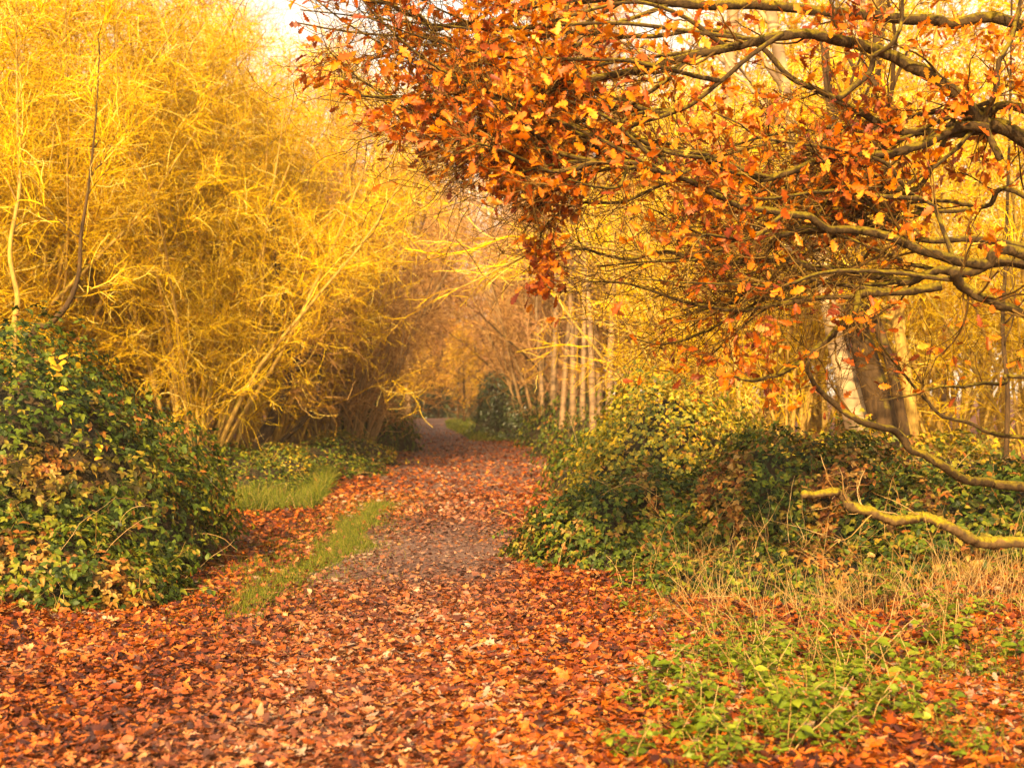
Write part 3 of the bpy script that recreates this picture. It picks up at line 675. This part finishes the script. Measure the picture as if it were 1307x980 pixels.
# ------------------------------------------------------------------ right side trees
traced_tree('birch_tree', 'thick white birch trunk leaning left behind the mossy limbs', 'tree', 18.5, [(1112, 600), (1098, 545), (1085, 490), (1070, 430), (1058, 370), (1045, 300), (1020, 200)], .24, .05, M['birch'], M['gold_twig'], 4., M['gold_leaf'], 2, 12)
traced_tree('alder_tree', 'brown-barked trunk leaning left against the white birch', 'tree', 18.0, [(1142, 598), (1128, 540), (1112, 480), (1096, 425), (1088, 380), (1090, 300), (1105, 200)], .22, .05, M['brown_bark'], M['gold_twig'], 4., M['gold_leaf'], 2, 12)
traced_tree('sapling', 'slim dark sapling right of the brown trunk', 'tree', 17.5, [(1158, 580), (1148, 520), (1138, 470), (1122, 420), (1112, 390)], .075, .05, M['brown_bark'], M['gold_twig'], 2.5, nb=8)
traced_tree('sapling', 'slim yellow-barked sapling just behind the dark one', 'tree', 19.5, [(1166, 570), (1160, 500), (1150, 440), (1140, 380), (1132, 300)], .09, .06, M['gold_stem'], M['gold_twig'], 3., nb=8)
traced_tree('sapling', 'upright dark sapling near the right edge', 'tree', 15.5, [(1284, 590), (1286, 500), (1280, 420), (1284, 330)], .035, .01, M['brown_bark'], M['gold_twig'], 2.5, nb=8)
traced_tree('birch_tree', 'slim white birch stem behind the oak twigs', 'tree', 27, [(928, 540), (922, 480), (915, 420), (918, 350), (925, 250)], .17, .11, M['birch_far'], M['gold_twig'], 4., M['gold_leaf'], 2, 12)
traced_tree('birch_tree', 'pale birch fork showing through the upper oak limbs', 'tree', 27, [(1205, 560), (1195, 420), (1170, 320), (1150, 220), (1128, 130), (1110, 60)], .15, .09, M['birch_far'], M['gold_twig'], 4., M['gold_leaf'], 2, 12)

b1 = tall_tree('birch_tree', 'brightest white birch at the right end of the far row', 'tree', place(776, 33), 0, 13, .10, M['birch_far'], M['birch_far'], M['gold_twig'], M['gold_leaf'], 1, .09, group='birches in a row along the path', clear=.28, n1=24)
b2 = tall_tree('birch_tree', 'tan birch beside the brightest one in the row', 'tree', place(757, 35), 1, 13, .10, M['birch_far'], M['birch_far'], M['tan_twig'], M['orange_leaf'], 1, .09, group='birches in a row along the path', clear=.33, n1=22)
for k, (o0, px, Y, s, lb) in enumerate([(b2, 742, 37, .95, 'tan birch third from the right in the row'), (b2, 729, 39, 1.05, 'tan birch fourth from the right in the row'), (b2, 717, 41, .95, 'tan birch in the middle of the row'),
        (b2, 704, 43, 1.0, 'tan birch third from the left in the row'), (b2, 693, 47, 1.0, 'tan birch second from the left in the row'), (b2, 735, 44, 1.0, 'thin tan birch set back behind the row'), (b2, 710, 49, 1.1, 'thin tan birch second back behind the row'), (b2, 766, 42, 1.0, 'tan birch just behind the brightest one'), (b2, 684, 52, 1.0, 'thin tan birch at the left end of the row')]):
    q_ = dup(o0, place(px, Y), k*2.1+.4, s*(.92+.05*(k % 4)), lb, 'birches in a row along the path'); q_.rotation_euler[0] = .035*math.sin(k*2.7); q_.rotation_euler[1] = .04*math.cos(k*1.9)
gt = tall_tree('golden_tree', 'golden-leaved tree behind the slim white birch', 'tree', place(880, 30), 0, 11, .15, M['gold_stem'], M['gold_stem'], M['gold_twig'], M['gold_leaf'], 4, .10, group='golden trees behind the oak', clear=.12, n1=36, spread=.36)
gt2 = thicket('golden_thicket', 'golden twiggy thicket behind the two trunks', 'shrub', place(1060, 26), 0, 18, 8.5, M['gold_twig'], M['gold_stem'], .55, n1=6, n2=7, n3=5, leaf=DIA, lmat=M['gold_leaf'], nleaf=1, group='golden thickets behind the oak')
for k, (px, Y, s, lb) in enumerate([(1000, 33, 1.0, 'golden-leaved tree left of the two trunks'), (1180, 26, .95, 'golden-leaved tree nearest behind the slim saplings'), (1090, 29, 1.0, 'golden-leaved tree right behind the two trunks'), (1340, 26, .95, 'golden-leaved tree nearest the right edge'), (950, 40, 1.15, 'golden-leaved tree behind the golden thickets'), (1120, 36, 1.1, 'golden-leaved tree far behind the two trunks'), (1260, 30, 1.0, 'golden-leaved tree behind the right edge sapling'), (1380, 34, 1.1, 'golden-leaved tree at the right edge'),
        (800, 46, 1.1, 'golden-leaved tree behind the brightest birch'), (900, 52, 1.2, 'golden-leaved tree deep behind the birch row'), (1050, 55, 1.25, 'golden-leaved tree deep in the right wood'), (1230, 50, 1.2, 'golden-leaved tree deepest in the right wood'), (730, 66, 1.1, 'golden-leaved tree behind the left birches')]):
    dup(gt, place(px, Y), k*1.7, s, lb, 'golden trees behind the oak')
for k, (px, Y, s, lb) in enumerate([(1210, 22, .85, 'golden thicket between the sapling and the trunks'), (1330, 20, .8, 'golden thicket at the right edge'), (940, 28, .8, 'golden thicket left of the slim birch'), (1010, 22, .8, 'golden thicket between the two pale birches'), (895, 21.5, .75, 'golden thicket in front of the slim birch'), (1160, 26, .95, 'golden thicket just behind the slim saplings'), (905, 38, .9, 'golden thicket behind the yellow-green bush'), (1290, 38, 1.1, 'golden thicket deep behind the right edge'), (980, 42, 1.1, 'golden thicket deep behind the slim birch')]):
    dup(gt2, place(px, Y), k*1.3+.2, s, lb, 'golden thickets behind the oak')
# pale arching branch over the path from a slim birch
G = Geo(); ar = thing('arching_sapling', 'slim pale sapling bending left over the path below the oak leaves', 'tree')
W1 = smooth_line([np.array([3.3, 20, -.1]), at(930, 420, 20), at(860, 345, 19.5), at(780, 318, 19), at(694, 314, 18.5), at(661, 330, 18.2), at(628, 347, 18), at(590, 366, 18), at(572, 370, 18)], 40)
W2 = smooth_line([at(700, 312, 18.6), at(660, 302, 18.2), at(641, 304, 18), at(604, 318, 18), at(563, 324, 18), at(518, 318, 18)], 24)
G.tubes(W1, np.linspace(.035, .005, 40), 6); G.build('trunk', M['gold_stem'], ar)
G = Geo(); G.tubes(W2, np.linspace(.013, .005, 24), 5)
PP = np.stack([W1[np.linspace(14, 39, 20).astype(int)], W2[np.linspace(0, 23, 20).astype(int)]])
S, D, r, t = spawn(PP, np.full((2, 20), .01), 15, .1, 1, (.3, .9), .9); D = nrm(D+[-.5, 0, .1])
P1, R1 = grow(S, D, rng.uniform(.3, 1.1, len(t)), .005, 8, .18, (0, 0, -.02), .5); G.tubes(P1, R1, 4)
S, D, r, t = spawn(P1, R1, 7, .2, 1, (.3, 1.), .8); P2, R2 = grow(S, D, rng.uniform(.1, .4, len(t)), .0035, 5, .2, (0, 0, 0), .5); G.tubes(P2, R2, 3)
G.build('twigs', M['gold_twig'], ar)

# ------------------------------------------------------------------ far yellow trees beyond the bend
fy = tall_tree('yellow_tree', 'low bright yellow tree beyond the far bend, left of the hedge', 'tree', place(520, 86), 0, 6.5, .12, M['brown_bark'], M['brown_bark'], M['tan_twig'], M['gold_leaf'], 5, .17, group='yellow trees beyond the bend', clear=.1, n1=30, n2=5, n3=4, spread=.45, tr=.012)
fo = tall_tree('orange_tree', 'orange-leaved tree beyond the far bend, behind the evergreen', 'tree', place(612, 88), 0, 8, .13, M['brown_bark'], M['brown_bark'], M['tan_twig'], M['orange_leaf'], 5, .18, group='yellow trees beyond the bend', clear=.1, n1=30, n2=5, n3=4, spread=.42, tr=.012)
for k, (o0, px, Y, s, lb) in enumerate([(fy, 592, 77, .72, 'small yellow tree right beside the far bend'), (fy, 502, 76, .72, 'small yellow tree left beside the far bend'), (fy, 585, 84, .8, 'low yellow tree just right of the far bend'), (fo, 560, 90, .7, 'low orange tree just behind the far hedge'), (fy, 560, 98, 1.1, 'bright yellow tree behind the far hedge'), (fo, 540, 112, 1.3, 'tall orange tree furthest beyond the bend'), (fy, 590, 104, 1.3, 'tall yellow tree right of the far hedge'), (fo, 480, 100, 1.2, 'orange tree behind the left thicket'), (fy, 650, 100, 1.3, 'yellow tree behind the evergreen bush')]):
    dup(o0, place(px, Y), k+.3, s, lb, 'yellow trees beyond the bend')
bk = tall_tree('wood_tree', 'bare-twigged tree in the far wood', 'tree', place(500, 125), 0, 15, .2, M['tan_bark'], M['tan_bark'], M['tan_twig'], M['orange_leaf'], 2, .2, group='far wood trees', clear=.1, n1=40, n2=6, n3=4, spread=.36, tr=.018)
fr = np.random.default_rng(11)
for k in range(30):
    px = -250+k*38+fr.uniform(-14, 14); Y = fr.uniform(70, 92) if (px < 380 or px > 760) else fr.uniform(125, 150)
    s = fr.uniform(.85, 1.1)*(.72 if px < 440 else 1.15)*(1.5 if 440 < px < 760 else 1)
    dup(bk, place(px, Y), fr.uniform(0, 6), s, 'bare-twigged tree in the far wood', 'far wood trees')

# ------------------------------------------------------------------ bushes
def lpatch(P):   # dead orange leaves in the middle front of the left mound
    return np.clip(1.6*np.exp(-((P[:, 0]-.9)/1.2)**2-((P[:, 2]-.75)/.33)**2)+wav(P, 5)*.6-1.05, 0, 1)*(P[:, 1] < 0)
mound = bush('bramble_mound', 'big dark green bramble mound filling the lower left edge', 'bush', (-4.75, 12.7), 2.35, 2.8, 1.86, 17000, .066, M['bramble_leaf'], OVATE, cmat=M['dead_cane'], canes=70, prof=(1.7, .85), seed=1, patchf=lpatch, lump=.17, loose=.16)
G = Geo()
for (qx, qy, qn) in [(72, 468, 5), (90, 460, 4), (80, 500, 4), (98, 548, 2), (122, 562, 2), (108, 590, 2)]:
    Yq = 10.85+max(0, (520-qy))*.010
    P = at(qx, qy, Yq)[None]-np.array(mound.location)[None]+rng.normal(0, .05, (qn, 3))
    G.leaves(OVATE, P, nrm(rng.normal(0, .6, (qn, 3))+[0, 0, -.3]), nrm(rng.normal(0, .3, (qn, 3))+[-.3, -.8, .7]), rng.uniform(.06, .10, qn))
G.build('yellow_leaves', M['gold_leaf'], mound, smooth=False)['label'] = 'clusters of large yellow leaves among the green'
bush('bramble_skirt', 'bramble and dead leaves at the foot of the mound', 'bush', (-3.9, 10.6), 1.45, 1.0, .55, 4200, .062, M['bramble_leaf'], OVATE, dead=.32, canes=60, seed=3, lump=.2)
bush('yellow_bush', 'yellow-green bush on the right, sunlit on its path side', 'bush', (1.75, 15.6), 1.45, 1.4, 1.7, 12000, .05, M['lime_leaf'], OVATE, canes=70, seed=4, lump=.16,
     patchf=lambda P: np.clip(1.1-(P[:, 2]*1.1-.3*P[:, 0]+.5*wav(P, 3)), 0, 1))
bush('ivy_bush', 'green ivy-leaved bush hugging the right path edge', 'bush', (1.3, 13.6), 1.35, 1.3, .88, 10000, .055, M['bramble_leaf'], OVATE, dead=.12, canes=50, seed=5, lump=.2)
bush('bramble_bank', 'bramble bank with dead orange leaves and straw canes', 'bush', (2.8, 13.4), 1.7, 1.4, 1.15, 12000, .055, M['bramble_leaf'], OVATE, dead=.62, canes=150, cmat=M['dead_cane'], seed=6, lump=.2)
bush('nettle_bank', 'low green nettle bank under the mossy broken limb', 'bush', (4.3, 12.1), 1.9, 1.4, .68, 8500, .065, M['bramble_leaf'], NETTLE, dead=.15, canes=80, seed=7, lump=.25)
bush('bramble_bank', 'low bramble bank between the path bush and the oak', 'bush', (2.3, 11.4), 1.7, 1.0, .42, 5200, .055, M['bramble_leaf'], OVATE, dead=.5, canes=90, seed=8, lump=.25)
bush('yellow_bush', 'yellow-leaved low bush around the birch base', 'bush', (4.3, 16.4), 1.9, 1.2, .95, 6000, .07, M['lime_leaf'], OVATE, dead=0, canes=70, seed=9, lump=.2)
bush('bramble_bank', 'green bank at the right edge behind the mossy limb', 'bush', (6.4, 14.3), 1.6, 1.5, 1.0, 5000, .08, M['bramble_leaf'], OVATE, dead=.1, canes=60, seed=10)
# verge plants on the left, middle distance
ub = bush('verge_bush', 'low green bush at the foot of the leaning trunk', 'bush', place(395, 27.5)[:2], 1.5, 1.6, .62, 4200, .09, M['bramble_leaf'], DIA, canes=30, seed=11, group='low green verge bushes', lump=.3)
ub2 = bush('verge_bush', 'yellow-green low bush below the many-stemmed hazel', 'bush', place(438, 31.5)[:2], 1.2, 1.3, .62, 3600, .09, M['lime_leaf'], DIA, dead=.55, canes=20, seed=12, group='low green verge bushes', lump=.3)
for k, (o0, px, Y, s, lb) in enumerate([(ub, 320, 22, .8, 'low green bush beside the mound toe'), (ub, 452, 40, (1.1, 1.2, 2.6), 'taller grey-green bush at the left path edge'), (ub, 462, 50, (1.0, 1.2, 2.6), 'tall grey-green bush before the far bend'), (ub2, 350, 25, .8, 'yellow-green bush right of the mound'),
     (ub, 768, 36, (1.1, 1.1, 1.7), 'dark green bush below the tan birches'), (ub, 740, 43, (1.2, 1.1, 2.6), 'dark green bush at the left end of the birch row'), (ub, 795, 27, (1.1, 1.1, 1.7), 'green bush where the right path edge narrows'), (ub, 840, 22, (1., 1., 1.8), 'green bush behind the yellow-green one'), (ub, 260, 25, (1.5, 1., 1.2), 'low green bush behind the mound')]):
    dup(o0, place(px, Y), k*1.1, s, lb, 'low green verge bushes')
ev = bush('evergreen_bush', 'dark rounded evergreen bush right of the far bend', 'bush', place(636, 56)[:2], 1.25, 1.2, 2.05, 3600, .13, M['dark_leaf'], DIA, canes=0, seed=13, group='evergreen bushes by the bend', prof=(2.6, .7))
dup(ev, place(668, 50), 1, (1.1, 1, .8), 'dark evergreen bush nearest the birch row', 'evergreen bushes by the bend')
dup(ev, place(655, 72), 2, 1.1, 'dark evergreen bush half hidden at the back', 'evergreen bushes by the bend')
hd = bush('far_hedge', 'dark green hedge closing the far end of the path', 'hedge', place(556, 92)[:2], 2.6, 1.3, 1.7, 6000, .16, M['dark_leaf'], DIA, canes=0, seed=14, prof=(3.5, .6))
dup(hd, place(462, 84), .3, (1, 1, 1.1), 'dark green hedge left of the far bend')

ys_ = bush('yellow_shrub', 'golden shrub just behind the far hedge', 'shrub', place(560, 99)[:2], 3.2, 1.6, 3.2, 6000, .2, M['gold_leaf'], DIA, canes=0, seed=21, prof=(2.2, .7), lump=.3, group='golden and amber shrubs beyond the bend')
yo_ = bush('amber_shrub', 'amber shrub behind the evergreen bushes', 'shrub', place(615, 97)[:2], 3.0, 1.6, 4.2, 6000, .2, M['orange_leaf'], DIA, canes=0, seed=22, prof=(2.2, .7), lump=.3, group='golden and amber shrubs beyond the bend')
for k, (o0, px, Y, sc, lb) in enumerate([(ys_, 500, 104, (1.1, 1, 1.5), 'golden shrub left of the far hedge'), (yo_, 530, 112, (1.2, 1, 1.6), 'amber shrub at the back of the bend'), (ys_, 660, 100, (1.3, 1, 1.3), 'golden shrub behind the left birches'),
        (yo_, 455, 108, (1.6, 1, .9), 'amber shrub behind the left thicket'), (ys_, 590, 118, (1.6, 1, 2.3), 'tallest golden shrub at the back of the bend'), (ys_, 400, 105, (2, 1, .8), 'golden shrub far behind the hazels'), (yo_, 730, 100, (2, 1, .8), 'amber shrub far behind the birch row')]):
    dup(o0, place(px, Y), k*.7, sc, lb, 'golden and amber shrubs beyond the bend')

# ------------------------------------------------------------------ grass
def blades(n, xf, yf, h0, h1, w=.004):
    X, Y = xf, yf; m = len(X)
    S = np.stack([X, Y, gz(X, Y)], 1); D = nrm(rng.normal(0, .35, (m, 3))+[0, 0, 1])
    P, R = grow(S, D, rng.uniform(h0, h1, m), w, 4, .2, (0, 0, -.08), .2)
    return P, R
G = Geo()
n = 26000; Y = rng.uniform(9.6, 20, n); X = -1.80+rng.normal(0, .10, n)*(1+.4*np.sin(Y*2.3))-.05*np.sin(Y*1.3)+.10*np.sin(Y*.9+1)
k = wav(np.stack([X, Y, 0*X], 1), 3.1)+.6*rng.normal(0, 1, n) > -.3; X, Y = X[k], Y[k]
G.tubes(*blades(0, X, Y, .03, .11, .0035), 3)
n = 9000; Y = rng.uniform(8.8, 22, n); X = -1.95+rng.normal(0, .38, n); G.tubes(*blades(0, X, Y, .02, .09, .003), 3)
n = 12000; Y = rng.normal(13.2, .7, n); X = rng.normal(-2.55, .35, n); k = wav(np.stack([X, Y, 0*X], 1), 2.2)+.5*rng.normal(0, 1, n) > .3; X, Y = X[k], Y[k]
G.tubes(*blades(0, X, Y, .03, .09, .0035), 3)
n = 50000; Y = rng.uniform(19, 36, n); X = path_c(Y)-path_w(Y)-.8-np.abs(rng.normal(0, .7, n)); k = wav(np.stack([X, Y, 0*X], 1), 1.3)+.5*rng.normal(0, 1, n) > -.1; X, Y = X[k], Y[k]; G.tubes(*blades(0, X, Y, .08, .34, .006), 3)
n = 9000; Y = rng.uniform(48, 84, n); X = path_c(Y)+rng.choice([-1, 1], n)*rng.uniform(1.1, 3.2, n); G.tubes(*blades(0, X, Y, .08, .22, .02), 3)
n = 9000; X = rng.uniform(.6, 4.2, n); Y = rng.uniform(5.2, 11, n); k = (X > .9+.5*np.sin(Y)) & (wav(np.stack([X, Y, 0*X], 1), 2.5) > .15); X, Y = X[k], Y[k]
G.tubes(*blades(0, X, Y, .05, .20, .0022), 3)
n = 5000; X = rng.uniform(-4, 1.2, n); Y = rng.uniform(5.2, 10, n); k = (wav(np.stack([X, Y, 0*X], 1), 1.7, 4) > .95); X, Y = X[k], Y[k]
G.tubes(*blades(0, X, Y, .03, .09, .003), 3)
tag(G.build('grass', M['grass']), 'short green grass along the left path edge and through the leaves', 'grass', kind='stuff')

G = Geo(); n = 4200; X = rng.uniform(1.2, 5.5, n); Y = rng.normal(10.6, .8, n); k = wav(np.stack([X, Y, 0*X], 1), 2.)+.4*rng.normal(0, 1, n) > .1; X, Y = X[k], Y[k]
G.tubes(*blades(0, X, Y, .12, .5, .0022), 3)
tag(G.build('dry_grass', M['straw']), 'dry straw-coloured grass in front of the bramble bank', 'dry grass', kind='stuff')

# ------------------------------------------------------------------ leafy seedlings and straw, lower right
def seedling(label, nst, H, size):
    root = thing('leafy_seedling', label, 'plant', (0, 0, 0), 0, 'leafy seedlings on the leaf litter')
    a = rng.uniform(0, 2*PI, nst); S = np.stack([np.cos(a)*.03, np.sin(a)*.03, 0*a], 1)
    P, R = grow(S, np.stack([np.cos(a)*.5, np.sin(a)*.5, 1+0*a], 1), rng.uniform(.6, 1, nst)*H, .0025, 9, .14, (0, 0, -.02), .5)
    G = Geo(); G.tubes(P, R, 4); G.build('stems', M['straw'], root)
    G = Geo(); S, D, r, t = spawn(P, R, 13, .15, 1, (1., 1.4), 1)
    D = nrm(D*[1, 1, .3]+[0, 0, -.12]); G.leaves(NETTLE, S, D, nrm(rng.normal(0, .35, S.shape)+[0, 0, 1]), size*rng.uniform(.5, 1.15, len(S))*(1.15-.5*t)); G.build('foliage', M['herb_leaf'], root, smooth=False)
    return root
LB = 'green leafy seedling poking through the orange leaf litter, lower right'
sd = [seedling(LB, 4, .26, .07), seedling(LB, 6, .20, .06), seedling(LB, 3, .34, .075)]
for s_, p_ in zip(sd, [(1045, 900), (940, 860), (1215, 850)]):
    y_ = EYE*F/(p_[1]-HY); s_.location = ((p_[0]-CX)/F*y_, y_, float(gz((p_[0]-CX)/F*y_, y_)))
pr = np.random.default_rng(5); cnt = 0
while cnt < 125:
    px, py = pr.uniform(800, 1330), pr.uniform(745, 990)
    c1 = math.exp(-((px-990)/120)**2-((py-860)/80)**2)+.7*math.exp(-((px-1000)/160)**2-((py-950)/40)**2)+.45*math.exp(-((px-1220)/100)**2-((py-830)/60)**2)+.1
    if pr.uniform() > c1: continue
    y_ = EYE*F/(py-HY); x_ = (px-CX)/F*y_
    dup(sd[cnt % 3], (x_, y_, float(gz(x_, y_))), pr.uniform(0, 6), pr.uniform(.55, 1.35)); cnt += 1
for k in range(46):
    px, py = [pr.uniform(850, 1300), pr.uniform(-20, 330)][0], pr.uniform(735, 900)
    y_ = EYE*F/(py-HY); x_ = (px-CX)/F*y_
    G = Geo(); n = 1
    P, R = grow(np.array([[x_, y_, float(gz(x_, y_))]]), np.array([[pr.uniform(-.8, .8), pr.uniform(-.3, .3), 1]]), pr.uniform(.3, .95), .0021, 14, .09, (pr.uniform(-.05, .05), 0, -.05), .4)
    P[..., 2] = np.maximum(P[..., 2], .02); G.tubes(P, R, 4)
    S, D, r, t = spawn(P, R, 5, .4, 1, (.3, .8), .6); P2, R2 = grow(S, D, pr.uniform(.08, .22), .0016, 5, .12, (0, 0, 0), .5); G.tubes(P2, R2, 3)
    tag(G.build('dry_stem', M['stalk']), 'thin dry straw-coloured stem standing among green seedlings, lower right', 'stem', 'dry stems among the seedlings')

# ------------------------------------------------------------------ camera, light, world
cam = bpy.data.cameras.new('camera'); co = bpy.data.objects.new('camera', cam); C.objects.link(co)
co.location = (0, 0, EYE); cam.sensor_width = 36; cam.lens = 36*F/1307
co.rotation_euler = (math.radians(90)+math.atan((HY-490)/F), 0, 0)
cam.clip_end = 3000; cam.dof.use_dof = True; cam.dof.focus_distance = 10.5; cam.dof.aperture_fstop = 2.8
scene.camera = co
EL, AZ = math.radians(28), math.radians(192)      # azimuth clockwise from +Y: behind the camera, to the left
sv = np.array([math.sin(AZ)*math.cos(EL), math.cos(AZ)*math.cos(EL), math.sin(EL)])
sl = bpy.data.lights.new('sun', 'SUN'); sl.energy = 4.6; sl.angle = math.radians(.5); sl.color = (1, .80, .56)
so = bpy.data.objects.new('sun', sl); C.objects.link(so)
from mathutils import Vector
so.rotation_euler = Vector(sv).to_track_quat('Z', 'Y').to_euler(); so.location = (-20, -20, 20)
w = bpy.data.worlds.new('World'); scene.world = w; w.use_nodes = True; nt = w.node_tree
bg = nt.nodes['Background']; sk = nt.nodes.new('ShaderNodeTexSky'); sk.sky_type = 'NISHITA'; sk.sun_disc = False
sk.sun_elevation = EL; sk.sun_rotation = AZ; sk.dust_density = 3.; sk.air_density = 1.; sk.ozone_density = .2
N = nt.nodes.new; L = nt.links.new
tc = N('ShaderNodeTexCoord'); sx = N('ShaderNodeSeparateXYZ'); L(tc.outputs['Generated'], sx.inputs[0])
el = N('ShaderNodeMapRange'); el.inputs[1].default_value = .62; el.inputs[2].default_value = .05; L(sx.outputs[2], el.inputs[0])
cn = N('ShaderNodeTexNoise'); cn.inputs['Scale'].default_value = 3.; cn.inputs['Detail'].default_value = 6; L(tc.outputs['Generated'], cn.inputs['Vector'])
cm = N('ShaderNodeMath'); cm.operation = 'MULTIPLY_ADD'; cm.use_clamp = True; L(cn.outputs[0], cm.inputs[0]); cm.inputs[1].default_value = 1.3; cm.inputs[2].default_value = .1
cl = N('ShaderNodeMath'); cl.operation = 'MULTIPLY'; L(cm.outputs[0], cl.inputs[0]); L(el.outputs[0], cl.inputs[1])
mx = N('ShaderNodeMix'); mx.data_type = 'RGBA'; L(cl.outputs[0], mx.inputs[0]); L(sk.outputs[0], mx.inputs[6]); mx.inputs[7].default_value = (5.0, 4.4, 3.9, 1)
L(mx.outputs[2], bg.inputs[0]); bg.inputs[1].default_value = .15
vs = scene.view_settings; vs.view_transform = 'Standard'; vs.look = 'None'; vs.exposure = 1.28; vs.gamma = 1
vs.use_white_balance = True; vs.white_balance_temperature = 9300; vs.white_balance_tint = 10
scene.cycles.max_bounces = 6; scene.cycles.diffuse_bounces = 3; scene.cycles.transmission_bounces = 3; scene.cycles.glossy_bounces = 2

# ------------------------------------------------------------------ warm haze
V = np.array([(x, y, z) for x in (-260, 260) for y in (-60, 320) for z in (-2.2, 26)], float)
Fq = np.array([(0, 1, 3, 2), (4, 6, 7, 5), (0, 4, 5, 1), (2, 3, 7, 6), (0, 2, 6, 4), (1, 5, 7, 3)])
m, nt, out = mat_base('haze'); pv = nt.nodes.new('ShaderNodeVolumePrincipled')
pv.inputs['Color'].default_value = (1, .86, .66, 1); pv.inputs['Density'].default_value = .0006; pv.inputs['Anisotropy'].default_value = 0
nt.links.new(pv.outputs[0], out.inputs['Volume'])
tag(obj('haze', make_mesh('haze', V, [Fq], smooth=False), m), kind='stuff')
scene.cycles.volume_bounces = 0
